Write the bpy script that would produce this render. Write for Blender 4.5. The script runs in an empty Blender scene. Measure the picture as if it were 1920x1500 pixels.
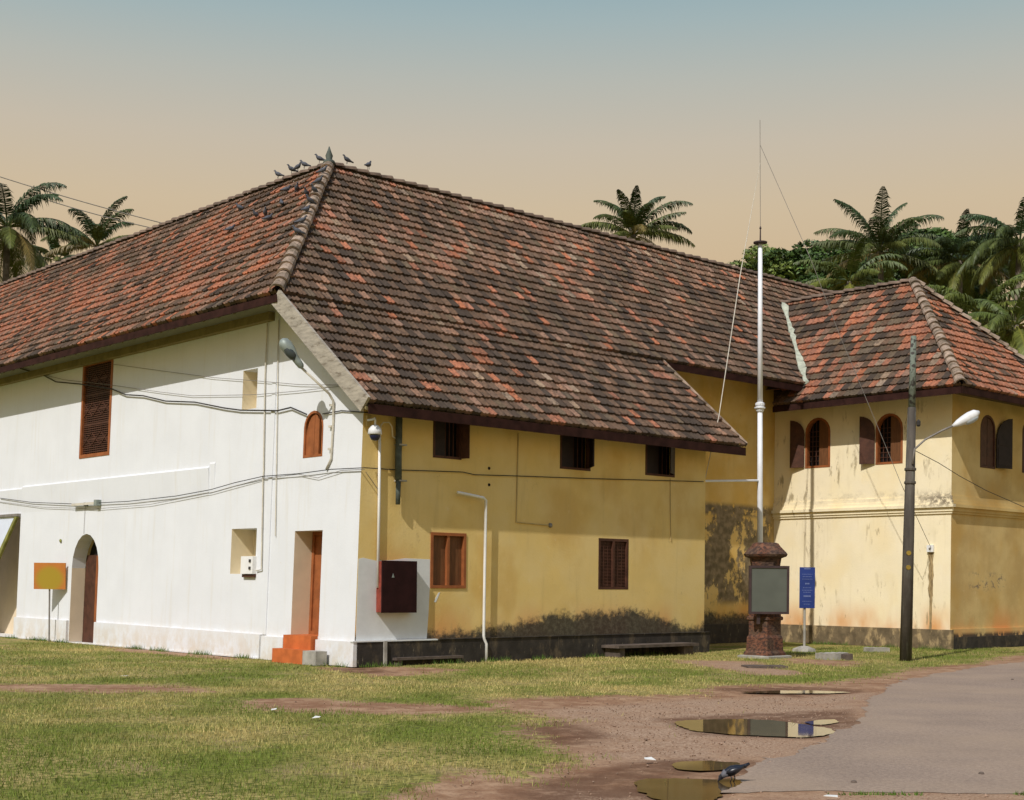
import bpy, math, random
import numpy as np
from math import sin, cos, atan2, radians, pi, sqrt, exp
from mathutils import Vector, Matrix, noise
from mathutils.geometry import tessellate_polygon
random.seed(7); rng = np.random.default_rng(7)
sc = bpy.context.scene
# ------------------------------------------------------------ camera, world, sun
F, CX, CY, RHO, EYE = 2598., 960., 1093., .0096, 1.6
cam = bpy.data.objects.new('camera', bpy.data.cameras.new('camera')); sc.collection.objects.link(cam)
cam.data.sensor_width = 36; cam.data.lens = F/1920*36
cam.data.shift_y = (CY-750)/1920; cam.data.clip_end = 3000; cam.data.clip_start = .1
cam.matrix_world = Matrix(((cos(RHO), -sin(RHO), 0, 0), (0, 0, -1, 0), (sin(RHO), cos(RHO), 0, EYE), (0, 0, 0, 1)))
sc.camera = cam
sc.view_settings.view_transform = 'Standard'; sc.view_settings.look = 'None'
sc.view_settings.exposure = 0.0; sc.view_settings.gamma = 1
SUN_EL, SUN_AZ = radians(45), radians(29.5)      # light travels toward azimuth SUN_AZ (from +Y to +X)
SUN_POWER = 3.3
w = bpy.data.worlds.new('World'); sc.world = w; w.use_nodes = True
nt = w.node_tree; nt.nodes.clear()
def N(t, **k):
    n = nt.nodes.new(t)
    for a, b in k.items(): setattr(n, a, b)
    return n
sky = N('ShaderNodeTexSky', sky_type='NISHITA', sun_disc=False, sun_elevation=SUN_EL, sun_rotation=SUN_AZ+pi)
b1 = N('ShaderNodeBackground'); b1.inputs[1].default_value = .13; nt.links.new(sky.outputs[0], b1.inputs[0])
tc = N('ShaderNodeTexCoord'); sx = N('ShaderNodeSeparateXYZ'); nt.links.new(tc.outputs['Generated'], sx.inputs[0])
rp = N('ShaderNodeValToRGB'); nt.links.new(sx.outputs[2], rp.inputs[0])
def lin(c): return [((x/255)/12.92 if x/255 <= .04045 else ((x/255+.055)/1.055)**2.4) for x in c]
stops = [(0, (208, 180, 142)), (.215, (207, 182, 147)), (.26, (206, 187, 158)), (.30, (198, 187, 169)), (.34, (182, 184, 176)), (.375, (162, 179, 181)), (.41, (140, 170, 181))]
while len(rp.color_ramp.elements) < len(stops): rp.color_ramp.elements.new(.5)
for e, (p, c) in zip(rp.color_ramp.elements, stops): e.position = p; e.color = lin(c)+[1]
b2 = N('ShaderNodeBackground'); b2.inputs[1].default_value = 1.0; nt.links.new(rp.outputs[0], b2.inputs[0])
mr = N('ShaderNodeMapRange'); mr.inputs[1].default_value = .42; mr.inputs[2].default_value = .75; nt.links.new(sx.outputs[2], mr.inputs[0])
mx = N('ShaderNodeMixShader'); nt.links.new(mr.outputs[0], mx.inputs[0]); nt.links.new(b2.outputs[0], mx.inputs[1]); nt.links.new(b1.outputs[0], mx.inputs[2])
wo = N('ShaderNodeOutputWorld'); nt.links.new(mx.outputs[0], wo.inputs[0])
sl = bpy.data.lights.new('sun', 'SUN'); sl.energy = SUN_POWER; sl.angle = radians(.5); sl.color = (1, .955, .89)
so = bpy.data.objects.new('sun', sl); sc.collection.objects.link(so)
LD = Vector((sin(SUN_AZ)*cos(SUN_EL), cos(SUN_AZ)*cos(SUN_EL), -sin(SUN_EL)))
so.rotation_euler = LD.to_track_quat('-Z', 'Y').to_euler(); so.location = (0, 0, 30)

# ------------------------------------------------------------ geometry helpers
Z = Vector((0, 0, 1)); O = Vector((0, 0, EYE))
_a = atan2(2813, 2598); d2 = Vector((sin(_a), cos(_a), 0)); d1 = Vector((-cos(_a), sin(_a), 0))
def ray(px, py):
    u = (px-CX)/F; v = -(py-CY)/F
    return Vector((u*cos(RHO)-v*sin(RHO), 1, u*sin(RHO)+v*cos(RHO)))
def hit(px, py, p, n):
    r = ray(px, py); return O + r*((p-O).dot(n)/r.dot(n))
def G(px, py, z=0.): return hit(px, py, Vector((0, 0, z)), Z)
def atY(px, py, y): r = ray(px, py); return O+r*y
C = G(663, 1250)
def UVZ(u, v, z): return C+d1*u+d2*v+Z*z
class Fr:
    def __init__(s, o, ex, n, bat=0.): s.o, s.ex, s.n, s.bat = o, ex, n, bat; s.pn = ex.cross(Z-n*bat)
    def P(s, a, z, out=0.): return s.o+s.ex*a+Z*z+s.n*(out-s.bat*z)
    def at(s, px, py, out=0.):
        p = hit(px, py, s.o+s.n*out, s.pn)-s.o
        return p.dot(s.ex), p.z
    def pt(s, px, py, out=0.): a, z = s.at(px, py, out); return s.P(a, z, out)
    def rect(s, x0, y0, x1, y1, out=0.):   # pixel corners of a rectangle -> a0,a1,z0,z1
        ym, xm = (y0+y1)/2, (x0+x1)/2
        a = sorted((s.at(x0, ym, out)[0], s.at(x1, ym, out)[0])); z = sorted((s.at(xm, y0, out)[1], s.at(xm, y1, out)[1]))
        return a[0], a[1], z[0], z[1]
WH = Fr(C, d1, -d2, .037)                       # white face
YE = Fr(C, d2, -d1)                             # yellow annex face
RE = Fr(C+d1*3.0, d2, -d1)                      # recessed yellow wall
WL = Fr(C+d2*17.0, d1, -d2)                     # wing, sunlit face
WR = Fr(C-d1*2.58, d2, -d1)                     # wing, shaded face
class MB:
    def __init__(s): s.v, s.f, s.uv, s.c = [], [], [], None
    def add(s, vs, fs, uvs=None):
        b = len(s.v); s.v += [tuple(x) for x in vs]; s.f += [tuple(b+i for i in f) for f in fs]
        s.uv += list(uvs) if uvs else [(0, 0)]*len(vs); return s
    def prism(s, fr, pts, o0, o1):               # 2-D polygon in the frame, thickness o0..o1
        n = len(pts); vs = [fr.P(a, z, o1) for a, z in pts]+[fr.P(a, z, o0) for a, z in pts]
        tri = tessellate_polygon([[Vector((a, z, 0)) for a, z in pts]])
        fs = [tuple(t) for t in tri]+[tuple(n+i for i in reversed(t)) for t in tri]
        fs += [(i, (i+1) % n, n+(i+1) % n, n+i) for i in range(n)]
        return s.add(vs, fs, [(a, z) for a, z in pts]*2)
    def box(s, fr, a0, a1, z0, z1, o0, o1): return s.prism(fr, [(a0, z0), (a1, z0), (a1, z1), (a0, z1)], o0, o1)
    def slab(s, pts, th):                        # 3-D polygon thickened downwards
        n = len(pts); vs = list(pts)+[p-Z*th for p in pts]
        return s.add(vs, [tuple(range(n)), tuple(range(2*n-1, n-1, -1))]+[(i, n+i, n+(i+1) % n, (i+1) % n) for i in range(n)])
    def tube(s, pts, r, k=6, cap=True):
        pts = [Vector(p) for p in pts]; rs = r if isinstance(r, (list, tuple)) else [r]*len(pts)
        vs, fs = [], []; prev = None
        for i, p in enumerate(pts):
            t = (pts[min(i+1, len(pts)-1)]-pts[max(i-1, 0)]).normalized()
            if prev is None:
                prev = t.orthogonal().normalized()
            e = (prev-t*prev.dot(t)).normalized(); prev = e; g = t.cross(e)
            for j in range(k): q = 2*pi*j/k; vs.append(p+(e*cos(q)+g*sin(q))*rs[i])
        for i in range(len(pts)-1):
            for j in range(k): fs.append((i*k+j, i*k+(j+1) % k, (i+1)*k+(j+1) % k, (i+1)*k+j))
        if cap: fs += [tuple(range(k-1, -1, -1)), tuple((len(pts)-1)*k+j for j in range(k))]
        return s.add(vs, fs)
    def lathe(s, c, prof, k=12, ax=Z, ex=None):
        ex = ex or ax.orthogonal().normalized(); ey = ax.cross(ex); vs, fs = [], []
        for r, h in prof:
            for j in range(k): q = 2*pi*(j+.5)/k; vs.append(c+ax*h+(ex*cos(q)+ey*sin(q))*r)
        m = len(prof)
        for i in range(m-1):
            for j in range(k): fs.append((i*k+j, i*k+(j+1) % k, (i+1)*k+(j+1) % k, (i+1)*k+j))
        fs += [tuple(range(k-1, -1, -1)), tuple((m-1)*k+j for j in range(k))]
        return s.add(vs, fs)
    def build(s, name, m, parent=None, smooth=False, loc=None):
        me = bpy.data.meshes.new(name); me.from_pydata(s.v, [], s.f)
        uvl = me.uv_layers.new(name='UVMap'); idx = np.empty(len(me.loops), dtype=np.int32); me.loops.foreach_get('vertex_index', idx)
        uvl.data.foreach_set('uv', np.array(s.uv, dtype=np.float32)[idx].ravel())
        if s.c is not None:
            ca = me.color_attributes.new('Col', 'FLOAT_COLOR', 'POINT'); ca.data.foreach_set('color', np.asarray(s.c, dtype=np.float32).ravel())
        if smooth: me.polygons.foreach_set('use_smooth', [True]*len(me.polygons))
        me.materials.append(m); me.update()
        o = bpy.data.objects.new(name, me); sc.collection.objects.link(o)
        if parent: o.parent = parent; o.matrix_parent_inverse = Matrix.Translation(-Vector(wloc(parent)))
        return o
def wloc(o):
    l = Vector(o.location)
    return l if not o.parent else Vector(o.get('_w', (0, 0, 0)))
def thing(name, label, cat, loc, group=None):
    o = bpy.data.objects.new(name, None); sc.collection.objects.link(o); o.location = loc; o.empty_display_size = .2
    o['label'] = label; o['category'] = cat
    if group: o['group'] = group
    return o
def tag(o, label, cat, group=None, kind=None):
    if label: o['label'] = label
    if cat: o['category'] = cat
    if group: o['group'] = group
    if kind: o['kind'] = kind
    return o
# sub-parts of a mesh part: the part sits at its thing's origin offset, so the inverse must undo both
def sub(mb, name, m, part, smooth=False):
    o = mb.build(name, m, None, smooth); o.parent = part; o.matrix_parent_inverse = Matrix.Identity(4)
    return o

# ------------------------------------------------------------ materials
def mat(name, col, rough=.85, var=.12, scale=6, bump=0., bscale=40, spec=.3, attr=None, build=None, metal=0., stretch=(1, 1, 1)):
    m = bpy.data.materials.new(name); m.use_nodes = True; t = m.node_tree; p = t.nodes['Principled BSDF']; L = t.links.new
    def n(ty, **k):
        x = t.nodes.new(ty)
        for a, b in k.items(): setattr(x, a, b)
        return x
    p.inputs['Roughness'].default_value = rough; p.inputs['Metallic'].default_value = metal
    p.inputs['Specular IOR Level'].default_value = spec
    tcx = n('ShaderNodeTexCoord')
    def nz(sc_, det=4, src=None, st=(1, 1, 1), ro=.55, off=(0, 0, 0)):
        mp = n('ShaderNodeMapping'); mp.inputs['Scale'].default_value = st; mp.inputs['Location'].default_value = off
        L(tcx.outputs[src or 'Object'], mp.inputs[0])
        x = n('ShaderNodeTexNoise'); x.inputs['Scale'].default_value = sc_; x.inputs['Detail'].default_value = det; x.inputs['Roughness'].default_value = ro
        L(mp.outputs[0], x.inputs[0]); return x.outputs[0]
    def math_(op, a, b=None, c=None, clamp=False):
        x = n('ShaderNodeMath', operation=op, use_clamp=clamp)
        for i, q in enumerate((a, b, c)):
            if q is None: continue
            if isinstance(q, (int, float)): x.inputs[i].default_value = q
            else: L(q, x.inputs[i])
        return x.outputs[0]
    def rng_(x, a, b, c=0., d=1.):
        r = n('ShaderNodeMapRange'); r.interpolation_type = 'SMOOTHSTEP'
        for i, q in enumerate((a, b, c, d)): r.inputs[i+1].default_value = q
        L(x, r.inputs[0]); return r.outputs[0]
    def mix(f, a, b):
        x = n('ShaderNodeMix', data_type='RGBA')
        for s, q in ((0, f), (6, a), (7, b)):
            if isinstance(q, (int, float)): x.inputs[s].default_value = q
            elif isinstance(q, (tuple, list)): x.inputs[s].default_value = tuple(q)[:3]+(1,)
            else: L(q, x.inputs[s])
        return x.outputs[2]
    def scale_(c, f):
        x = n('ShaderNodeMix', data_type='RGBA', blend_type='MULTIPLY'); x.inputs[0].default_value = 1
        if isinstance(c, (tuple, list)): x.inputs[6].default_value = tuple(c)[:3]+(1,)
        else: L(c, x.inputs[6])
        L(f, x.inputs[7]); return x.outputs[2]
    base = tuple(col)+(1,)
    if attr:
        at_ = n('ShaderNodeVertexColor', layer_name=attr); base = at_.outputs[0]
    v = rng_(nz(scale, 6, None, stretch), .25, .75, 1-var, 1+var)
    c = scale_(base, v)
    H = dict(n=n, nz=nz, m=math_, r=rng_, mix=mix, L=L, tc=tcx, scale=scale_, p=p, t=t)
    if build: c = build(c, H) or c
    L(c, p.inputs['Base Color'])
    if bump:
        bn = n('ShaderNodeBump'); bn.inputs['Strength'].default_value = min(1, bump); bn.inputs['Distance'].default_value = .01
        L(nz(bscale, 5), bn.inputs['Height']); L(bn.outputs[0], p.inputs['Normal'])
    return m
def uvs(H):
    s = H['n']('ShaderNodeSeparateXYZ'); H['L'](H['tc'].outputs['UV'], s.inputs[0]); return s.outputs[0], s.outputs[1]
def streaks(c, H, col, amt, lo=.56, hi=.75, sx=3.2, sz=.28, off=(0, 0, 0)):
    f = H['r'](H['nz'](1.6, 6, 'UV', (sx, sz, 1), .6, off), lo, hi, 0, amt)
    return H['mix'](f, c, col)
def white_wall(c, H):
    a, z = uvs(H)
    c = streaks(c, H, (.62, .58, .49), .35, .5, .8)
    d = H['m']('MULTIPLY', H['r'](z, .85, .05), H['r'](H['nz'](3.2, 9, 'UV', (1, .7, 1), .7), .35, .62))
    c = H['mix'](H['m']('MULTIPLY', d, .6), c, (.60, .50, .37))
    f = H['r'](H['nz'](9, 5, 'UV', (1, 1, 1), .6, (3, 1, 0)), .70, .76, 0, .5)
    return H['mix'](f, c, (.62, .52, .36))
def yellow_wall(mould=True, stain=False, pale=False, orange=True, mh=.0):
    def f(c, H):
        a, z = uvs(H); m, r, nz, mix = H['m'], H['r'], H['nz'], H['mix']
        c = mix(r(nz(.9, 5, 'UV'), .35, .65, 0, .55), c, (.78, .61, .29) if not pale else (.90, .80, .60))
        c = mix(r(nz(.8, 5, 'UV', (1, .7, 1), .5, (5, 2, 0)), .48, .68, 0, .45), c, (.58, .34, .07) if not pale else (.88, .71, .39))
        c = streaks(c, H, (.38, .28, .12), .22, .52, .8, 3, .3, (2, 0, 0))
        if orange: c = mix(m('MULTIPLY', r(z, 1.35, .45), r(nz(.7, 4, 'UV', (1, .4, 1), .5, (1, 7, 0)), .40, .62)), c, (.70, .34, .12))
        if pale:
            g = m('MULTIPLY', r(nz(2.4, 8, 'UV', (2.4, .55, 1), .65, (4, 3, 0)), .545, .63), r(nz(.55, 3, 'UV', (1, 1, 1), .5, (8, 0, 0)), .50, .62))
            c = mix(m('MULTIPLY', g, .75), c, (.30, .23, .12))
            k = m('MULTIPLY', r(m('ABSOLUTE', m('SUBTRACT', z, 4.0)), .26, .02), r(nz(4, 9, 'UV', (1, 1.2, 1), .75), .44, .66))
            c = mix(m('MULTIPLY', k, .45), c, (.36, .31, .23))
            k2 = m('MULTIPLY', m('MULTIPLY', r(a, -1.1, -2.3), r(m('ABSOLUTE', m('SUBTRACT', z, 3.86)), .30, .05)), r(nz(7, 9, 'UV', (1, 1, 1), .75), .42, .55))
            c = mix(m('MULTIPLY', k2, .8), c, (.13, .10, .07))
        c = mix(r(nz(5, 9, 'UV', (1, 1, 1), .75, (9, 9, 0)), .58, .70, 0, .35), c, (.80, .66, .40))
        c = mix(r(nz(2.2, 10, 'UV', (1, .5, 1), .8, (0, 9, 3)), .60, .70, 0, .5), c, (.30, .22, .11))
        if mould:
            h = m('ADD', m('ADD', m('MULTIPLY', m('MULTIPLY', r(a, 2.6, 6.2), r(a, 10.2, 7.4)) if not stain else .5, .36), m('MULTIPLY', m('SUBTRACT', nz(1.1, 2, 'UV', (1, .1, 1), .5, (mh, 0, 0)), .5), .45)), m('MULTIPLY', m('SUBTRACT', nz(6, 10, 'UV', (1, .9, 1), .75), .5), .75))
            e = r(m('SUBTRACT', m('ADD', h, .60), z), -.13, .10)
            c = mix(m('MULTIPLY', e, .94), c, mix(r(nz(8, 8, 'UV', (1, 1, 1), .75), .40, .68), (.026, .026, .024), (.095, .088, .066)))
        if stain:
            sh = m('MULTIPLY', r(z, 3.92, 3.74), r(z, .95, 1.25))
            s1 = r(nz(1.15, 9, 'UV', (1.0, .6, 1), .72, (2.3, 5.1, 0)), .455, .50)
            s2 = m('MULTIPLY', r(z, 3.45, 3.6), r(nz(4, 6, 'UV'), .38, .46))
            sm = m('MULTIPLY', m('MULTIPLY', sh, m('MAXIMUM', s1, s2)), r(a, 17.3, 16.6))
            dk = mix(r(nz(5, 7, 'UV'), .35, .65), (.10, .085, .06), (.24, .19, .13))
            c = mix(m('MULTIPLY', sm, .93), c, dk)
        return c
    return f
def stone_base(tint):
    def f(c, H):
        c = H['mix'](H['r'](H['nz'](2.2, 8, 'UV', (1.6, .8, 1), .65), .5, .66), c, tint)
        return H['mix'](H['r'](H['nz'](5, 8, 'UV', (3, .5, 1), .7, (3, 3, 0)), .62, .70, 0, .8), c, (.42, .36, .24))
    return f
M = {}
M['white'] = mat('white_limewash', (.74, .76, .80), .92, .03, 1.2, .25, 25, build=white_wall)
M['jamb'] = mat('cream_plaster', (.72, .60, .44), .92, .05, 3, .2)
M['patch'] = mat('white_patch_paint', (.70, .72, .73), .9, .05, 4, .15)
M['yellow'] = mat('yellow_limewash', (.76, .555, .205), .92, .05, 1.5, .35, 22, build=yellow_wall())
M['yrecess'] = mat('stained_yellow_limewash', (.66, .43, .12), .92, .05, 1.5, .35, 22, build=yellow_wall(stain=True, mh=3.))
M['pale'] = mat('sunlit_pale_limewash', (.90, .79, .54), .92, .05, 1.5, .35, 22, build=yellow_wall(mould=False, pale=True))  # sunlit copy of the wing's pale yellow, sun brightness put into the colour
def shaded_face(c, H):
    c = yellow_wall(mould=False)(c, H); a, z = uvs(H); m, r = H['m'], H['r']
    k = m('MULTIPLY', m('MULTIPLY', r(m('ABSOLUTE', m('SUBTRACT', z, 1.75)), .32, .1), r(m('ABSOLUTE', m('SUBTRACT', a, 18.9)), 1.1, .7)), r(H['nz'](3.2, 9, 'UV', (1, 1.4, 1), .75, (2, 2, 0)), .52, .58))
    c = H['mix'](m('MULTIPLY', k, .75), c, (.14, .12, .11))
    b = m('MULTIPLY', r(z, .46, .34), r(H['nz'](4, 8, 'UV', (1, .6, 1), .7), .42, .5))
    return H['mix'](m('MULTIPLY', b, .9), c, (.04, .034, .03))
M['pale_shaded'] = mat('shade_darkened_limewash', (.54, .375, .15), .92, .05, 1.5, .35, 22, build=shaded_face)  # shaded copy of the wing's yellow, shade put in as a darker colour
M['black_base'] = mat('mouldy_black_plinth', (.040, .034, .028), .9, .3, 4, .5, 20, build=stone_base((.11, .085, .055)))
M['rust_base'] = mat('mottled_plinth', (.16, .12, .07), .9, .3, 5, .5, 18, build=stone_base((.46, .34, .18)))
def tilefn(c, H):
    c = H['mix'](H['r'](H['nz'](9, 9, None, (1, 1, 1), .75), .46, .66, 0, .72), c, (.050, .038, .028))
    c = H['mix'](H['r'](H['nz'](1.1, 6, None, (1, 1, 1), .65, (7, 0, 0)), .50, .70, 0, .5), c, (.075, .055, .038))
    return H['mix'](H['r'](H['nz'](3, 6, None, (1, 1, 1), .65, (4, 4, 4)), .60, .74, 0, .08), c, (.15, .115, .065))
M['tile'] = mat('clay_roof_tile', (.4, .15, .08), .88, .22, 14, .5, 60, attr='Col', build=tilefn)
M['cap'] = mat('weathered_ridge_tile', (.36, .27, .205), .9, .35, 4, .5, 30, build=lambda c, H: H['mix'](H['r'](H['nz'](3.5, 7, None, (1, 1, 1), .7), .45, .66), c, (.13, .10, .065)))
M['ridge'] = mat('dark_ridge_tile', (.17, .12, .09), .9, .4, 4, .5, 30)
M['deck'] = mat('dark_roof_boards', (.10, .072, .045), .85, .25, 5)
M['soffit'] = mat('olive_reflection_eave_boards', (.24, .19, .085), .85, .2, 5)  # olive cast of reflected light put into the board colour
M['fascia'] = mat('maroon_fascia_paint', (.034, .014, .011), .8, .35, 4, .2, spec=.1)
M['barge'] = mat('weathered_grey_timber', (.40, .36, .30), .9, .2, 5, .5, 30, stretch=(1, 1, 4), build=lambda c, H: H['mix'](H['r'](H['nz'](4, 8, None, (1, 1, 3), .7), .5, .68, 0, .8), c, (.14, .11, .08)))
M['orange_wood'] = mat('orange_brown_wood', (.30, .098, .032), .6, .2, 5, .15, 30)
M['brown_wood'] = mat('dark_brown_wood', (.075, .030, .018), .6, .3, 6, .15, 30)
M['black_wood'] = mat('near_black_shutter_wood', (.022, .014, .014), .6, .3, 6, .15)
M['panel_wood'] = mat('brown_wood_panel', (.15, .062, .024), .6, .25, 3, .15, stretch=(6, 6, 1))
M['dark'] = mat('dark_room_interior', (.012, .009, .008), .95, .2)
M['glass'] = mat('dark_window_glass', (.02, .02, .022), .15, .1, spec=.5)
M['step'] = mat('terracotta_step_paint', (.52, .135, .035), .85, .18, 4, .3)
M['cement'] = mat('grey_cement', (.36, .34, .30), .92, .25, 5, .5, 30)
M['slabm'] = mat('dark_stone_slab', (.11, .085, .07), .9, .35, 5, .5, 30)
M['pvc'] = mat('white_pvc', (.80, .80, .79), .5, .06, 4)
M['conduit'] = mat('painted_conduit', (.60, .56, .48), .7, .15, 5)
M['yconduit'] = mat('yellow_painted_conduit', (.50, .38, .17), .8, .15, 5)
M['cable'] = mat('black_cable', (.035, .032, .03), .6, .2)
M['greycable'] = mat('grey_cable', (.22, .20, .18), .7, .2)
M['pipe'] = mat('grey_green_pipe', (.085, .10, .085), .8, .35, 6, .4)
M['rust'] = mat('rusty_red_paint', (.25, .05, .032), .7, .3, 8, .2)
M['maroon'] = mat('dark_maroon_metal', (.024, .008, .008), .7, .25, 4, spec=.12)
M['metalgrey'] = mat('grey_green_lamp_metal', (.26, .30, .28), .5, .2, 8, metal=.2)
M['lampdark'] = mat('dark_lamp_glass', (.05, .06, .06), .25, .2)
M['lampwhite'] = mat('white_lamp_metal', (.72, .73, .75), .45, .1)
M['lens'] = mat('cloudy_lamp_lens', (.45, .50, .56), .3, .1)
M['navy'] = mat('dark_blue_dome', (.012, .015, .06), .15, .1, spec=.6)
M['pole'] = mat('dark_tarred_pole', (.082, .070, .058), .8, .35, 5, .4, 20, stretch=(1, 1, .2), build=lambda c, H: H['mix'](H['r'](H['nz'](3, 7, None, (3, 3, .4), .7), .5, .68, 0, .6), c, (.17, .17, .14)))
M['polegreen'] = mat('lichen_grey_pole', (.19, .22, .18), .8, .4, 9, .4, build=lambda c, H: H['mix'](H['r'](H['nz'](9, 7), .5, .6), c, (.05, .045, .04)))
M['flagwhite'] = mat('white_flagpole_paint', (.80, .82, .86), .45, .06, 4)
M['laterite'] = mat('red_laterite_block', (.20, .085, .050), .9, .4, 5, 1, 14, build=lambda c, H: H['mix'](H['r'](H['nz'](11, 9, None, (1, 1, 2), .75), .44, .58), H['mix'](H['r'](H['nz'](2.5, 5), .45, .6), c, (.12, .075, .05)), (.050, .030, .025)))
M['board'] = mat('grey_green_board', (.105, .115, .095), .6, .08, 3)
M['boardframe'] = mat('maroon_board_frame', (.055, .035, .035), .6, .2)
M['blue'] = mat('blue_sign_paint', (.018, .040, .19), .5, .12, 3)
M['signwhite'] = mat('white_lettering', (.55, .60, .75), .6, .05)
M['signorange'] = mat('orange_sign_paint', (.47, .165, .03), .6, .1, 3, build=lambda c, H: H['mix'](H['r'](H['m']('ADD', H['m']('POWER', H['m']('ABSOLUTE', H['m']('MULTIPLY', uvs(H)[0], 2.9)), 2.), H['m']('POWER', H['m']('ABSOLUTE', H['m']('MULTIPLY', H['m']('ADD', uvs(H)[1], .07), 3.4)), 2.)), 1.7, .5), c, (.36, .245, .02)))
M['tarp'] = mat('pale_blue_sheet', (.70, .76, .90), .6, .05, 3)
M['olive'] = mat('olive_painted_wood', (.22, .22, .06), .8, .3, 5)
M['yspot'] = mat('yellow_paint_mark', (.30, .20, .03), .7, .2)
M['trunk'] = mat('palm_bark', (.17, .14, .11), .9, .3, 5, .6, 20)
M['bark'] = mat('tree_bark', (.12, .09, .06), .9, .3, 5, .6, 20)
def leafmat(nm, c, spec=.35):
    m = mat(nm, c, .5, .2, 1.5, attr='Col', spec=spec)
    m.node_tree.nodes['Principled BSDF'].inputs['Transmission Weight'].default_value = 0
    return m
M['palm'] = leafmat('palm_frond', (.1, .12, .03)); M['leaf'] = leafmat('tree_leaves', (.06, .09, .03))
M['grass'] = leafmat('grass_blades', (.2, .25, .05), .1)
M['pigeon'] = mat('slate_grey_feathers', (.085, .09, .11), .7, .4, 20)
M['crow'] = mat('glossy_black_feathers', (.010, .011, .018), .35, .3, 20, spec=.6)
M['crowgrey'] = mat('grey_neck_feathers', (.13, .13, .15), .7, .3, 20)
M['litter'] = mat('white_paper', (.75, .75, .72), .8, .05)
M['water'] = mat('muddy_puddle_water', (.095, .064, .032), .03, .3, 1.5, spec=.75, bump=.012, bscale=4)
M['water'].node_tree.nodes['Principled BSDF'].inputs['IOR'].default_value = 1.45
M['asphalt'] = mat('worn_asphalt', (.37, .280, .215), .95, .10, 1.2, .6, 45, spec=.12, build=lambda c, H: H['mix'](H['r'](H['nz'](120, 3), .60, .72, 0, .55), H['mix'](H['r'](H['nz'](.5, 6), .35, .7, 0, .6), H['mix'](H['r'](H['nz'](24, 9, None, (1, 1, 1), .8), .38, .62, 0, .75), c, (.19, .14, .115)), (.40, .295, .21)), (.58, .47, .36)))
def groundfn(c, H):
    m, r, nz, mix = H['m'], H['r'], H['nz'], H['mix']
    at_ = H['n']('ShaderNodeVertexColor', layer_name='Col'); sp = H['n']('ShaderNodeSeparateColor'); H['L'](at_.outputs[0], sp.inputs[0])
    gr, wet, grav = sp.outputs[0], sp.outputs[1], sp.outputs[2]
    soil = mix(r(nz(3, 9, None, (1, 1, 1), .7), .35, .65), (.27, .150, .085), (.44, .280, .175))
    soil = mix(r(nz(1.1, 8, None, (1, 1, 1), .7, (3, 3, 3)), .48, .62, 0, .6), soil, (.22, .105, .058))
    soil = mix(r(nz(30, 5), .55, .7, 0, .6), soil, (.13, .075, .05))
    gv = mix(r(nz(38, 6, None, (1, 1, 1), .7), .4, .6), (.25, .150, .095), (.47, .33, .23))
    soil = mix(m('MULTIPLY', grav, r(nz(1.3, 6), .3, .6, .4, 1)), soil, gv)
    soil = mix(m('MULTIPLY', m('MULTIPLY', wet, r(nz(2.5, 9, None, (1, 1, 1), .7), .30, .55)), .8), soil, (.125, .062, .036))
    g = mix(r(nz(.55, 5), .40, .62), (.20, .22, .04), (.44, .34, .13))
    g = mix(r(nz(14, 6), .40, .64), g, (.10, .105, .028))
    g = mix(r(nz(.9, 6, None, (1, 1, 1), .6, (9, 2, 0)), .55, .68, 0, .6), g, (.34, .24, .13))
    f = r(m('ADD', gr, m('MULTIPLY', m('SUBTRACT', nz(4, 9, None, (1, 1, 1), .75), .5), 1.5)), .40, .60)
    return mix(f, soil, g)
M['ground'] = mat('grass_and_red_earth', (.3, .2, .1), .95, .1, 2, .8, 25, spec=.1, build=groundfn)

# ------------------------------------------------------------ ground, road, puddles
def P2(*pp): return np.array([tuple(G(x, y))[:2] for x, y in pp])
def sdist(X, Y, poly):     # signed distance, positive inside
    d = np.full(X.shape, 1e9); ins = np.zeros(X.shape, bool); n = len(poly)
    for i in range(n):
        ax, ay = poly[i]; bx, by = poly[(i+1) % n]; ex, ey = bx-ax, by-ay
        t = np.clip(((X-ax)*ex+(Y-ay)*ey)/(ex*ex+ey*ey+1e-12), 0, 1)
        d = np.minimum(d, np.hypot(X-ax-t*ex, Y-ay-t*ey))
        c = ((ay > Y) != (by > Y)); ins ^= c & (X < (bx-ax)*(Y-ay)/((by-ay) if by != ay else 1e-12)+ax)
    return np.where(ins, d, -d)
def vnoise(X, Y, s, seed=0):
    r = np.random.default_rng(seed); T = r.random((256, 256)); x = X/s+100.3; y = Y/s+77.7
    xi, yi = np.floor(x).astype(int), np.floor(y).astype(int); fx, fy = x-xi, y-yi; fx = fx*fx*(3-2*fx); fy = fy*fy*(3-2*fy)
    g = lambda a, b: T[a % 256, b % 256]
    return (g(xi, yi)*(1-fx)+g(xi+1, yi)*fx)*(1-fy)+(g(xi, yi+1)*(1-fx)+g(xi+1, yi+1)*fx)*fy
def fnoise(X, Y, s, seed=0): return (vnoise(X, Y, s, seed)+.5*vnoise(X, Y, s/2.1, seed+1)+.25*vnoise(X, Y, s/4.3, seed+2))/1.75-.5
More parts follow.
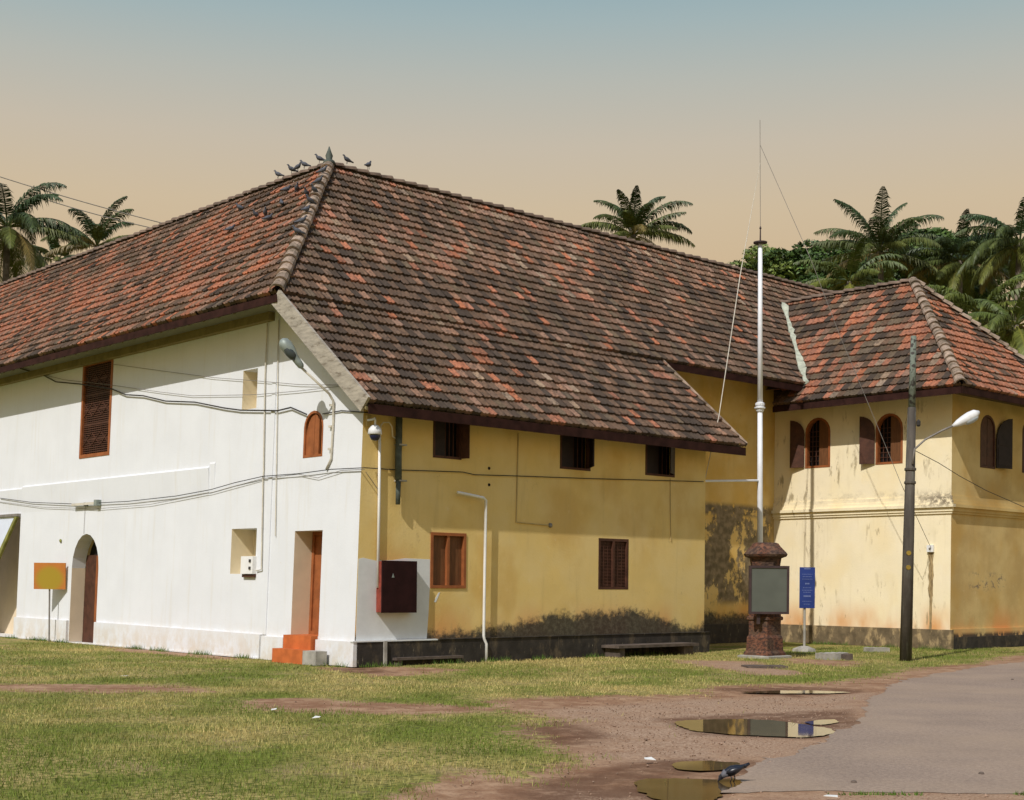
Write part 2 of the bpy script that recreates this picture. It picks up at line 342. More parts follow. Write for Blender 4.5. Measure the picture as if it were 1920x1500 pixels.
dirt_polys = [
 P2((1010, 1345), (900, 1325), (860, 1312), (1130, 1302), (1290, 1300), (1330, 1286), (1500, 1280), (1640, 1272), (1700, 1256), (1790, 1246), (1920, 1226), (2300, 1210), (2300, 1900), (850, 1900), (880, 1500), (960, 1462), (1090, 1420), (1000, 1392), (930, 1372)),
 P2((450, 1312), (560, 1308), (700, 1318), (860, 1318), (1000, 1330), (840, 1338), (600, 1332), (480, 1324)),
 P2((-50, 1282), (150, 1280), (330, 1288), (380, 1296), (200, 1300), (-50, 1294)),
 P2((180, 1212), (420, 1218), (520, 1232), (420, 1236), (230, 1222)), P2((590, 1250), (760, 1248), (900, 1256), (700, 1268)),
 P2((1280, 1238), (1400, 1240), (1500, 1262), (1420, 1264), (1300, 1246)), P2((1480, 1234), (1600, 1240), (1580, 1248), (1490, 1242)),
 P2((760, 1480), (900, 1440), (1000, 1470), (950, 1560), (700, 1600))]
wet_polys = [P2((960, 1360), (1060, 1350), (1160, 1378), (1080, 1398), (970, 1390)), P2((980, 1470), (1200, 1425), (1330, 1420), (1300, 1510), (1050, 1560), (950, 1540)),
 P2((1230, 1345), (1400, 1338), (1600, 1330), (1620, 1352), (1540, 1388), (1300, 1378)), P2((1340, 1290), (1500, 1286), (1640, 1296), (1500, 1306), (1380, 1300)), P2((1380, 1420), (1450, 1430), (1400, 1470), (1330, 1480)), P2((610, 1252), (700, 1250), (740, 1260), (650, 1264))]
grav_polys = [P2((1020, 1330), (1300, 1310), (1640, 1300), (1640, 1340), (1540, 1400), (1420, 1440), (1150, 1430), (1100, 1400)), P2((1060, 1480), (1350, 1500), (1920, 1480), (1920, 1800), (900, 1800)), P2((220, 1214), (420, 1222), (430, 1232), (240, 1220)), P2((1280, 1238), (1400, 1240), (1500, 1262), (1420, 1264), (1300, 1246))]
road_poly = [(1920, 1240), (1860, 1248), (1760, 1262), (1700, 1275), (1650, 1296), (1628, 1320), (1612, 1345), (1575, 1376), (1510, 1405), (1440, 1432), (1395, 1452), (1350, 1476), (1325, 1487), (1600, 1487), (1920, 1488), (2500, 1488), (3200, 1440), (3200, 1240)]
RP = P2(*road_poly)
def masks(X, Y):
    nA = fnoise(X, Y, 1.3, 5)
    gr = np.ones(X.shape)
    for i, p in enumerate(dirt_polys): gr = np.minimum(gr, np.clip(.5-(sdist(X, Y, p)+nA*.8)/(1.5 if i == 0 else 1.1), 0, 1))
    wet = np.zeros(X.shape); gv = np.zeros(X.shape)
    for p in wet_polys: wet = np.maximum(wet, np.clip(.5+(sdist(X, Y, p)+nA*.25)/.25, 0, 1))
    for p in grav_polys: gv = np.maximum(gv, np.clip(.5+(sdist(X, Y, p)+nA*.6)/.6, 0, 1))
    return gr, wet, gv
xs = np.concatenate([[-900, -300, -100, -50, -30, -20], np.arange(-13, 16, .11), [20, 30, 50, 100, 300, 900]])
ys = np.concatenate([[-300, -60, -10, 0, 4, 7], np.arange(9, 38, .11), [42, 50, 80, 150, 400, 1500]])
GX, GY = np.meshgrid(xs, ys, indexing='ij'); nx, ny = GX.shape
gr, wet, gv = masks(GX.ravel(), GY.ravel())
pud = [P2((1262, 1356), (1290, 1351), (1340, 1349), (1400, 1349), (1450, 1351), (1500, 1356), (1540, 1364), (1566, 1372), (1548, 1380), (1500, 1383), (1430, 1380), (1370, 1377), (1310, 1371), (1275, 1364)),
       P2((1512, 1354), (1535, 1350), (1565, 1349), (1572, 1354), (1545, 1359), (1520, 1359)),
       P2((1178, 1468), (1210, 1462), (1290, 1461), (1345, 1462), (1378, 1458), (1392, 1466), (1370, 1480), (1350, 1494), (1330, 1506), (1290, 1510), (1230, 1498), (1195, 1482)),
       P2((1250, 1434), (1275, 1428), (1330, 1427), (1385, 1430), (1402, 1438), (1360, 1444), (1310, 1447), (1272, 1443)),
       P2((1385, 1298), (1430, 1296), (1520, 1295), (1580, 1297), (1600, 1299), (1540, 1301), (1450, 1301), (1400, 1300))]
pd = np.full(GX.size, -9.)
for p in pud: pd = np.maximum(pd, sdist(GX.ravel(), GY.ravel(), p))
rd = sdist(GX.ravel(), GY.ravel(), RP)
gz = fnoise(GX.ravel(), GY.ravel(), .8, 9)*.03-.01
near = np.clip((GY.ravel()-6)/3, 0, 1); gz = gz*near
gz = np.where(rd > -1.0, gz*np.clip((-rd-.35)/.65, 0, 1)-.010*np.clip((rd-.25)/.2, 0, 1), gz)
gz = np.where(pd > -.25, gz*np.clip(-pd/.25, 0, 1)-.02*np.clip((pd+.1)/.2, 0, 1), gz)
I = np.arange(nx*ny).reshape(nx, ny)
fs = np.stack([I[:-1, :-1], I[1:, :-1], I[1:, 1:], I[:-1, 1:]], -1).reshape(-1, 4)
me = bpy.data.meshes.new('ground'); me.from_pydata(np.stack([GX.ravel(), GY.ravel(), gz], 1).tolist(), [], fs.tolist())
ca = me.color_attributes.new('Col', 'FLOAT_COLOR', 'POINT'); ca.data.foreach_set('color', np.stack([gr, wet, gv, np.ones_like(gr)], 1).astype(np.float32).ravel())
me.materials.append(M['ground']); go = bpy.data.objects.new('ground', me); sc.collection.objects.link(go); tag(go, None, None, kind='structure')
def rough_outline(poly, step, amp, seed, scale=.5, lock=None):
    out = []; n = len(poly)
    for i in range(n):
        a, b = poly[i], poly[(i+1) % n]; k = max(1, int(min(60, np.hypot(*(b-a))/step)))
        for j in range(k):
            p = a+(b-a)*j/k; q = np.array([vnoise(np.array([p[0]]), np.array([p[1]]), scale, seed)[0]-.5, vnoise(np.array([p[0]]), np.array([p[1]]), scale, seed+3)[0]-.5])*amp
            q += np.array([vnoise(np.array([p[0]]), np.array([p[1]]), scale*.3, seed+5)[0]-.5, vnoise(np.array([p[0]]), np.array([p[1]]), scale*.3, seed+8)[0]-.5])*amp*.55; out.append(p+q)
    return out
def sheet(name, poly, z, m):
    mb = MB(); pts = [Vector((p[0], p[1], z)) for p in poly]
    tri = tessellate_polygon([pts]); mb.add(pts, [tuple(t) for t in tri], [(p[0], p[1]) for p in poly]); o = mb.build(name, m)
    me = o.data
    if me.polygons and me.polygons[0].normal.z < 0: me.flip_normals()
    return o
def gridsheet(name, poly, z, m, c, amp, sc_, seed, lim=None):
    x0, y0 = poly.min(0)-.3; x1, y1 = poly.max(0)+.3
    if lim: x0, x1, y0, y1 = max(x0, lim[0]), min(x1, lim[1]), max(y0, lim[2]), min(y1, lim[3])
    ax, ay = np.arange(x0, x1+c, c), np.arange(y0, y1+c, c); X, Y = np.meshgrid(ax, ay, indexing='ij')
    f = lambda X, Y: sdist(X, Y, poly)+amp*(fnoise(X, Y, sc_, seed)+.35*fnoise(X, Y, sc_*.22, seed+9))
    d = f(X, Y)
    for _ in range(3):
        e = c*.3; gx = (f(X+e, Y)-f(X-e, Y))/(2*e); gy = (f(X, Y+e)-f(X, Y-e))/(2*e); g2 = np.maximum(gx*gx+gy*gy, .3)
        if _ == 0: D0 = d.copy(); mv = (D0 < 0) & (D0 > -2.2*c)
        dd = f(X, Y); X = np.where(mv, X-np.clip(dd*gx/g2, -c*.8, c*.8), X); Y = np.where(mv, Y-np.clip(dd*gy/g2, -c*.8, c*.8), Y)
    I = np.arange(X.size).reshape(X.shape); q = np.stack([I[:-1, :-1], I[1:, :-1], I[1:, 1:], I[:-1, 1:]], -1).reshape(-1, 4)
    q = q[(D0.ravel()[q] > 0).any(1)]; u, inv = np.unique(q, return_inverse=True)
    V = np.stack([X.ravel()[u], Y.ravel()[u], np.full(len(u), z)], 1); me = bpy.data.meshes.new(name); me.from_pydata(V.tolist(), [], inv.reshape(-1, 4).tolist())
    me.materials.append(m); o = bpy.data.objects.new(name, me); sc.collection.objects.link(o); return o
tag(gridsheet('road', RP, .004, M['asphalt'], .07, .35, .5, 3, (-1, 16, 9, 34)), None, None, kind='structure')
for i, p in enumerate(pud):
    o = gridsheet('puddle', p, .003+.0007*i, M['water'], .035, .16 if i != 1 else .08, .35, 20+i); tag(o, None, None, kind='structure')
# grass blades
def blades(n, x0, x1, y0, y1, hmin, hmax, wd):
    X = rng.uniform(x0, x1, n); Y = rng.uniform(y0, y1, n)
    px = np.abs(X)/Y; g, _, _ = masks(X, Y); cl = fnoise(X, Y, .5, 31)
    # keep off the buildings
    qx, qy = X-C.x, Y-C.y; U = qx*d1.x+qy*d1.y; V = qx*d2.x+qy*d2.y
    ok = (px < .42) & (g+cl*.8+rng.uniform(-.35, .35, n) > .55) & ~((V > -.05) & (U > -.03)) & ~((V > 16.9) & (U > -2.7)) & (sdist(X, Y, RP) < -.03)
    return X[ok], Y[ok], cl[ok]
VB = []; CB = []
for (n, y0, y1, h0, h1, wd) in ((150000, 9.3, 14.5, .012, .045, .0035), (140000, 14.5, 22, .012, .040, .0045), (120000, 22, 37, .015, .045, .006)):
    X, Y, cl = blades(n, -12, 13, y0, y1, h0, h1, wd); k = len(X)
    h = rng.uniform(h0, h1, k)*(1+1.2*np.clip(cl, -.3, .5)); an = rng.uniform(0, 2*pi, k); lx, ly = rng.normal(0, .5, k)*h, rng.normal(0, .5, k)*h
    wx, wy = np.cos(an)*wd, np.sin(an)*wd
    VB.append(np.stack([np.stack([X-wx, Y-wy, np.full(k, -.012)], 1), np.stack([X+wx, Y+wy, np.full(k, -.012)], 1), np.stack([X+lx, Y+ly, h], 1)], 1))
    t = np.clip(.42+fnoise(X, Y, 2.2, 41)*2.0+fnoise(X, Y, .5, 47)*1.1+rng.normal(0, .2, k)+.16*(X < -2)*(Y < 14)*-1, 0, 1)[:, None]
    c = (1-t)*np.array([.15, .20, .035])+t*np.array([.52, .42, .17]); c = c*rng.uniform(.7, 1.25, k)[:, None]
    CB.append(np.repeat(np.concatenate([c, np.ones((k, 1))], 1), 3, 0))
VB = np.concatenate(VB).reshape(-1, 3); CB = np.concatenate(CB); k = len(VB)//3
me = bpy.data.meshes.new('grass'); me.vertices.add(3*k); me.vertices.foreach_set('co', VB.astype(np.float32).ravel())
me.loops.add(3*k); me.loops.foreach_set('vertex_index', np.arange(3*k, dtype=np.int32)); me.polygons.add(k); me.polygons.foreach_set('loop_start', np.arange(0, 3*k, 3, dtype=np.int32))
me.update(); ca = me.color_attributes.new('Col', 'FLOAT_COLOR', 'POINT'); ca.data.foreach_set('color', CB.astype(np.float32).ravel()); me.materials.append(M['grass'])
o = bpy.data.objects.new('grass', me); sc.collection.objects.link(o); tag(o, 'short patchy lawn grass growing in front of the palace', 'grass', kind='stuff')

# loose stones on the dirt and the worn road edge
n_ = 8000; X = rng.uniform(-3, 9, n_); Y = rng.uniform(9.5, 24, n_)**1.0; g_, w_, v_ = masks(X, Y); rdd = sdist(X, Y, RP); pdd = np.full(n_, -9.)
for p in pud: pdd = np.maximum(pdd, sdist(X, Y, p))
ok = (g_ < .4) & (pdd < -.05) & ((rdd < 0) | (rng.random(n_) < .10*np.exp(-np.clip(rdd, 0, 9)/.5))) & (rng.random(n_) < .25+.75*v_+.8*np.exp(-np.abs(rdd)/.15)) & (np.abs(X)/Y < .42)
SV, SF = [], []
for x, y in zip(X[ok], Y[ok]):
    r_ = random.uniform(.004, .012)*(1.8 if random.random() < .06 else 1); b = len(SV)
    SV += [(x+r_*random.uniform(.7, 1.3), y, .004), (x, y+r_*random.uniform(.7, 1.3), .004), (x-r_*random.uniform(.7, 1.3), y, .004), (x, y-r_*random.uniform(.7, 1.3), .004), (x+random.uniform(-.3, .3)*r_, y, .004+r_*random.uniform(.5, .9)), (x, y, -.01)]
    SF += [(b, b+1, b+4), (b+1, b+2, b+4), (b+2, b+3, b+4), (b+3, b, b+4), (b+1, b, b+5), (b+2, b+1, b+5), (b+3, b+2, b+5), (b, b+3, b+5)]
me = bpy.data.meshes.new('gravel'); me.from_pydata(SV, [], SF); me.materials.append(mat('gravel_stone', (.31, .21, .15), .9, .5, 12)); o = bpy.data.objects.new('gravel', me); sc.collection.objects.link(o); tag(o, 'loose gravel scattered over the muddy track', 'gravel', kind='stuff')
# taller weeds rooted along the wall foot
wv, wf, wc = [], [], []
def weeds(p, q, n, off, hs=1.):
    for i in range(n):
        k = random.random()
        if noise.noise(Vector((p.x+(q.x-p.x)*k, p.y+(q.y-p.y)*k, 0))*1.3) < -.05: continue
        c = p.lerp(q, k)+off*random.uniform(.02, 1); h = random.uniform(.03, .13)*hs; a = random.uniform(0, 6.28); b = len(wv); w_ = .006
        wv.extend([(c.x-w_*cos(a), c.y-w_*sin(a), 0), (c.x+w_*cos(a), c.y+w_*sin(a), 0), (c.x+random.uniform(-.5, .5)*h, c.y+random.uniform(-.5, .5)*h, h)]); wf.append((b, b+1, b+2)); g = random.uniform(.6, 1.3); wc.extend([(.10*g, .17*g, .03*g, 1)]*3)
weeds(UVZ(0, -.12, 0), UVZ(15.2, -.10, 0), 2600, -d2*.22); weeds(UVZ(-.12, 0, 0), UVZ(-.12, 10.3, 0), 1500, -d1*.2); weeds(UVZ(-2.6, 16.85, 0), UVZ(3, 16.85, 0), 900, -d2*.25)
for _ in range(26):
    x0, y0 = G(random.uniform(1350, 1920), 1489)[:2]; weeds(Vector((x0, y0, 0)), Vector((x0+random.uniform(.1, .5), y0, 0)), 26, Vector((0, -.06, 0)), .3)
me = bpy.data.meshes.new('weeds'); me.from_pydata(wv, [], wf); ca = me.color_attributes.new('Col', 'FLOAT_COLOR', 'POINT'); ca.data.foreach_set('color', np.array(wc, dtype=np.float32).ravel()); me.materials.append(M['grass']); o = bpy.data.objects.new('weeds', me); sc.collection.objects.link(o); tag(o, 'taller green weeds along the foot of the palace walls', 'weeds', kind='stuff')

# ------------------------------------------------------------ walls with openings
def arch(a0, a1, z0, z1, n=10, half=None, rise=None):    # arched outline, spring to crown
    r = (a1-a0)/2; c = (a0+a1)/2; rise = rise or r; zs = z1-rise
    pts = [(a0, z0), (a1, z0)]
    pts += [(c+r*cos(t), zs+rise*sin(t)) for t in [pi*i/n for i in range(n+1)]]
    return pts
def rectp(a0, a1, z0, z1): return [(a0, z0), (a1, z0), (a1, z1), (a0, z1)]
def wall(name, fr, outline, holes, m, parent, jm=None, depth=.3, label=None):
    mb = MB(); loops = [[Vector((a, z, 0)) for a, z in outline]]+[[Vector((a, z, 0)) for a, z in h[0]] for h in holes]
    allp = [(v.x, v.y) for l in loops for v in l]; tri = tessellate_polygon(loops)
    mb.add([fr.P(a, z) for a, z in allp], [tuple(t) for t in tri], allp)
    for h, dp in holes:
        n = len(h); mb.add([fr.P(a, z) for a, z in h]+[fr.P(a, z, -dp) for a, z in h], [(i, (i+1) % n, n+(i+1) % n, n+i) for i in range(n)], h+h)
    o = mb.build(name, m, parent)
    if label: o['label'] = label
    return o
def plate(fr, pts, out): # flat closing face set back in an opening
    return MB().prism(fr, pts, out-.05, out)

pal = thing('palace_building', 'large white and yellow palace block with steep brown clay tile roof', 'building', UVZ(0, 0, 0))
# openings on the white face (pixel rectangles)
wl = WH.rect(153, 676, 209, 856); wn1 = WH.rect(455, 693, 482, 767); wsh = WH.rect(570, 770, 606, 857)
wn2 = WH.rect(433, 991, 480, 1076); wdoor = WH.rect(549, 995, 601, 1192); wad = WH.rect(133, 1001, 183, 1204)
wgate = (15.3, 18.6, 0., 3.32)
holes = [(rectp(*wl), .12), (rectp(*wn1), .45), (arch(*wsh), .10), (rectp(*wn2), .55), (rectp(*wdoor), .52), (arch(*wad[:2], .0, wad[3], rise=.85), .36), (rectp(wgate[0], wgate[1], .02, wgate[3]), .8)]
wall('wall', WH, [(0, 0), (27, 0), (27, 7.95), (2.55, 7.95), (1.72, 7.02), (0, 5.32)], holes, M['white'], pal, label='whitewashed wall')
M['niche'] = mat('cream_niche_paint', (.80, .68, .46), .92, .06, 3, .2)
for (h, dp), r in ((holes[1], wn1), (holes[3], wn2)):
    MB().prism(WH, h, -dp-.05, -dp).build('niche_back', M['niche'], pal); MB().box(WH, r[1]-.004, r[1]-.001, r[2], r[3], -dp, -.002).build('jamb', M['niche'], pal)
# yellow openings
yw = [YE.rect(812, 781, 865, 860), YE.rect(1050, 808, 1107, 881), YE.rect(1210, 826, 1265, 893)]
yl = [YE.rect(807, 999, 873, 1103), YE.rect(1122, 1010, 1178, 1105)]
yh = [(rectp(*r), .16) for r in yw]+[(rectp(*r), .10) for r in yl]
wall('wall', YE, [(0, 0), (10.26, 0), (10.26, 5.32), (.19, 5.32)], yh, M['yellow'], pal, label='yellow annex wall with black mould at its foot')
wall('wall', RE, [(10.27, 0), (17.1, 0), (17.1, 8.3), (10.27, 8.3)], [], M['yrecess'], pal, label='recessed yellow wall with dark peeling stains')
sh = MB()
sh.box(Fr(C+d2*10.26, d1, d2), .02, 3.0, 0, 5.3, -.2, .003)              # annex end wall
sh.box(Fr(C+d2*6.9, d1, d2), 8.4, 27, 0, 7.9, -.3, 0); sh.box(Fr(C+d1*8.4, d2, d1), 6.9, 27, 0, 7.9, -.3, 0)
sh.build('rear_wall', M['yrecess'], pal)
# plinths
pm = MB(); wz = .45
pm.prism(WH, [(-.09, 0), (1.15, 0), (1.15, wz+.02), (-.09, wz+.02)], 0, .09); pm.prism(WH, [(2.28, 0), (3.08, 0), (3.08, wz+.02), (2.28, wz+.02)], 0, .09)
pm.prism(WH, [(3.17, 0), (wad[0]-.03, 0), (wad[0]-.03, .55), (3.17, .50)], 0, .07); pm.prism(WH, [(wad[1]+.03, 0), (15.28, 0), (15.28, .56), (wad[1]+.03, .55)], 0, .07)
pm.prism(WH, [(3.12, 0), (15.28, 0), (15.28, .03), (3.12, .03)], .07, .10)
pm.build('plinth', M['white'], pal)
pm = MB(); pm.box(YE, 0, 10.36, 0, .47, 0, .09); pm.box(YE, 1.98, 10.38, .47, .485, 0, .11)
pm.build('plinth', M['black_base'], pal); MB().box(YE, -.09, 1.96, .46, .485, 0, .105).build('plinth_edge', M['patch'], pal)
MB().box(RE, 10.36, 17.0, 0, .52, 0, .10).build('plinth', M['black_base'], pal)
# white render swell and ledge across the long wall, pilaster strip at the annex joint
lm = MB()
for A__, B__, zt_, zb_, o_ in ((5.52, 15.2, 4.06, 3.36, .05), (15.2, 27, 4.02, 3.40, .05), (5.30, 5.52, 4.14, 3.5, .02)):
    lm.add([WH.P(A__, zb_), WH.P(B__, zb_), WH.P(B__, zt_-.02, o_), WH.P(A__, zt_-.02, o_), WH.P(B__, zt_+.02), WH.P(A__, zt_+.02)], [(0, 1, 2, 3), (3, 2, 4, 5), (0, 3, 5), (1, 4, 2)], [(A__, zb_), (B__, zb_), (B__, zt_), (A__, zt_), (B__, zt_), (A__, zt_)])
lm.prism(WH, [(3.02, .5), (3.16, .5), (3.16, 7.9), (3.02, 7.9)], 0, .022)
lm.build('render_band', M['white'], pal)
# painted white patch on the yellow face
a0, z1 = YE.at(668, 1048)[0], YE.at(735, 1049)[1]; a1 = YE.at(803, 1100)[0]
pp = [(.045, .487), (a1-.03, .487), (a1+.01, 1.0), (a1+.03, 1.42), (yl[0][0]-.012, 1.46), (yl[0][0]-.012, z1+.02), (1.2, z1+.03), (.9, z1-.01), (.5, z1-.03), (.2, z1+.02), (.09, z1)]
MB().prism(YE, pp, 0, .004).build('paint_patch', M['patch'], pal)
a, z = YE.at(820, 1120); MB().prism(YE, [(a-.09, z-.09), (a-.04, z-.10), (a+.03, z+.02), (a+.07, z+.10), (a+.02, z+.09)], 0, .004).build('paint_patch', M['patch'], pal)

# ---- windows and doors of the palace
def frame_mb(fr, r, w, o0, o1):
    a0, a1, z0, z1 = r; m = MB()
    m.box(fr, a0, a0+w, z0, z1, o0, o1); m.box(fr, a1-w, a1, z0, z1, o0, o1); m.box(fr, a0+w, a1-w, z0, z0+w, o0, o1); m.box(fr, a0+w, a1-w, z1-w, z1, o0, o1); return m
# tall lattice window
r = wl; wo_ = frame_mb(WH, r, .09, -.11, .015).build('window', M['orange_wood'], pal); wo_['label'] = 'tall window with carved wooden lattice'
g = MB(); na, nz_ = 13, 42; a0, a1, z0, z1 = r[0]+.09, r[1]-.09, r[2]+.09, r[3]-.09
for i in range(1, na): a = a0+(a1-a0)*i/na; g.box(WH, a-.014, a+.014, z0, z1, -.075, -.055)
for i in range(1, nz_):
    zz = z0+(z1-z0)*i/nz_; t = .024 if i % 7 == 0 else .012; g.box(WH, a0, a1, zz-t, zz+t, -.054, -.035)
for k in (1, 3, 5):     # diamond panels
    zc = z0+(z1-z0)*(k)/6; hh = (z1-z0)/14; 
    for s in (-1, 1):
        for q in range(3):
            c_ = a0+(a1-a0)*(q+.5)/3; w3 = (a1-a0)/6
            g.prism(WH, [(c_-w3, zc-s*hh), (c_-w3+.03, zc-s*hh), (c_+w3, zc+s*hh), (c_+w3-.03, zc+s*hh)], -.034, -.02)
sub(g, 'lattice', M['brown_wood'], wo_); sub(plate(WH, rectp(*r), -.12), 'pane', M['dark'], wo_)
# arched shutter window
r = wsh; f_ = MB(); out = arch(*r); inn = arch(r[0]+.05, r[1]-.05, r[2]+.05, r[3]-.05)
def ring(fr, A, B, o0, o1):
    n = len(A); m = MB(); vs = [fr.P(a, z, o1) for a, z in A]+[fr.P(a, z, o1) for a, z in B]+[fr.P(a, z, o0) for a, z in A]+[fr.P(a, z, o0) for a, z in B]; fs = []
    for i in range(n):
        j = (i+1) % n; fs += [(i, j, n+j, n+i), (n+i, n+j, 3*n+j, 3*n+i), (i, 2*n+i, 2*n+j, j)]
    return m.add(vs, fs, (A+B)*2)
wo_ = ring(WH, out, inn, -.10, .006).build('window', M['orange_wood'], pal); wo_['label'] = 'small arched window with orange wooden shutters'
c_ = (r[0]+r[1])/2
sub(MB().prism(WH, [(c_+.012, r[2]+.05), (r[1]-.05, r[2]+.05), (r[1]-.05, r[3]-.42), (r[1]-.12, r[3]-.22), (r[1]-.2, r[3]-.12), (c_+.012, r[3]-.06)], -.06, -.03), 'shutter', M['orange_wood'], wo_)
sub(MB().prism(WH, [(r[0]+.17, r[2]+.05), (c_-.012, r[2]+.05), (c_-.012, r[3]-.06), (r[0]+.17, r[3]-.15)], -.06, -.02), 'shutter', M['orange_wood'], wo_)
sub(plate(WH, out, -.10), 'pane', M['dark'], wo_)
# narrow door with steps
r = wdoor; fw = .075
d_ = frame_mb(WH, r, fw, -.52, -.42).build('door', M['orange_wood'], pal); d_['label'] = 'narrow orange door set deep in the white wall'
sub(MB().box(WH, r[0]+fw, (r[0]+r[1])/2-.02, r[2]+.07, r[3]-fw, -.50, -.46), 'door_leaf', M['orange_wood'], d_)
sub(MB().box(WH, (r[0]+r[1])/2+.02, r[1]-fw, r[2]+.07, r[3]-fw, -.50, -.46), 'door_leaf', M['orange_wood'], d_)
sub(plate(WH, rectp(*r), -.52), 'dark_gap', M['dark'], d_)
MB().box(WH, r[1]-.004, r[1]-.001, r[2], r[3], -.42, -.002).build('jamb', M['jamb'], pal)
st = MB().box(WH, r[0]+.02, r[1]+.02, 0, r[2]+.005, -.5, .16).build('step', M['step'], pal)
q0, q1, q2_ = WH.at(510, 1230, .42)[0], WH.at(567, 1230, .42)[0], WH.at(592, 1230, .42)[0]
MB().box(WH, q1, q0, 0, .27, .16, .42).build('step', M['step'], pal)
MB().box(WH, q2_, q1-.004, 0, .265, .165, .42).build('step', M['cement'], pal)['label'] = 'bare cement end of the lowest step'
# arched doorway
r = (wad[0], wad[1], 0, wad[3]); A_ = arch(*r, rise=.85)
d_ = MB().prism(WH, [(r[0]+.02, 0), (r[1]-.02, 0), (r[1]-.02, 2.2), (r[0]+.02, 2.2)], -.42, -.36).build('door', M['brown_wood'], pal); d_['label'] = 'arched doorway with brown door'
sub(MB().box(WH, r[0]+.02, (r[0]+r[1])/2+.03, .06, 2.18, -.35, -.31).box(WH, r[0]+.12, (r[0]+r[1])/2-.06, .2, 1.0, -.309, -.295).box(WH, r[0]+.12, (r[0]+r[1])/2-.06, 1.15, 2.05, -.309, -.295), 'door_leaf', M['orange_wood'], d_)
sub(MB().prism(WH, A_, -.48, -.43), 'fanlight', M['dark'], d_)
MB().box(WH, r[1]-.004, r[1]-.001, .02, r[3]-.85, -.36, -.002).build('jamb', M['jamb'], pal)
# gateway on the far left
d_ = MB().box(WH, wgate[0]-.1, wgate[1]+.1, 0, 3.5, -.86, -.8).build('gateway', M['jamb'], pal); d_['label'] = 'shaded gateway at the left end of the wall'
# upper annex windows: dark with shutters pushed out
for i, r in enumerate(yw):
    w_ = frame_mb(YE, r, .05, -.10, .012).build('window', M['brown_wood'], pal)
    c_ = (r[0]+r[1])/2; g = MB()
    for k in range(1, 6): a = r[0]+.05+(r[1]-r[0]-.1)*k/6; g.box(YE, a-.009, a+.009, r[2]+.05, r[3]-.05, -.08, -.062)
    sub(g, 'grille', M['brown_wood'], w_); sub(plate(YE, rectp(*r), -.16), 'pane', M['dark'], w_)
    def leaf(a_h, ang, wd, z0, z1):
        e = (YE.ex*cos(ang)+YE.n*sin(ang)); fr2 = Fr(YE.P(a_h, 0, .02), e, e.cross(Z)); m_ = MB().box(fr2, 0, wd, z0, z1, -.012, .012)
        m_.box(fr2, .06, wd-.06, z0+.08, (z0+z1)/2-.04, .0125, .022); m_.box(fr2, .06, wd-.06, (z0+z1)/2+.04, z1-.08, .0125, .022); return m_
    hw = (r[1]-r[0])/2
    if i == 0: sub(leaf(r[1]-.02, radians(75), hw*.55, r[2]+.02, r[3]-.02), 'shutter', M['brown_wood'], w_)
    else: sub(leaf(r[1]-.03, radians(125 if i == 1 else 150), hw*.95, r[2]+.07, r[3]-.02), 'shutter', M['black_wood'], w_)
    sub(MB().box(YE, r[0]+.05, c_-.03, r[2]+.05, r[3]-.05, -.055, -.035), 'shutter', M['black_wood'], w_)
# lower annex windows
for i, r in enumerate(yl):
    mt = M['orange_wood'] if i == 0 else M['brown_wood']
    m_ = frame_mb(YE, r, .06, -.10, .02 if i == 0 else .005); c_ = (r[0]+r[1])/2; m_.box(YE, c_-.03, c_+.03, r[2]+.06, r[3]-.06, -.10, .008)
    w_ = m_.build('window', mt, pal); w_['label'] = ('two panel window in orange wooden frame', 'closed dark louvred window')[i]
    for s in (0, 1):
        a0, a1 = (r[0]+.06, c_-.03) if s == 0 else (c_+.03, r[1]-.06); q = MB().box(YE, a0, a1, r[2]+.06, r[3]-.06, -.08, -.06)
        if i == 1:
            for k in range(14): zz = r[2]+.1+k*(r[3]-r[2]-.2)/13; q.box(YE, a0+.03, a1-.03, zz-.02, zz+.012, -.059, -.035)
            for k in (1, 2): aa = a0+(a1-a0)*k/3; q.box(YE, aa-.008, aa+.008, r[2]+.07, r[3]-.07, -.034, -.028)
        sub(q, 'shutter', M['panel_wood'] if i == 0 else M['brown_wood'], w_)

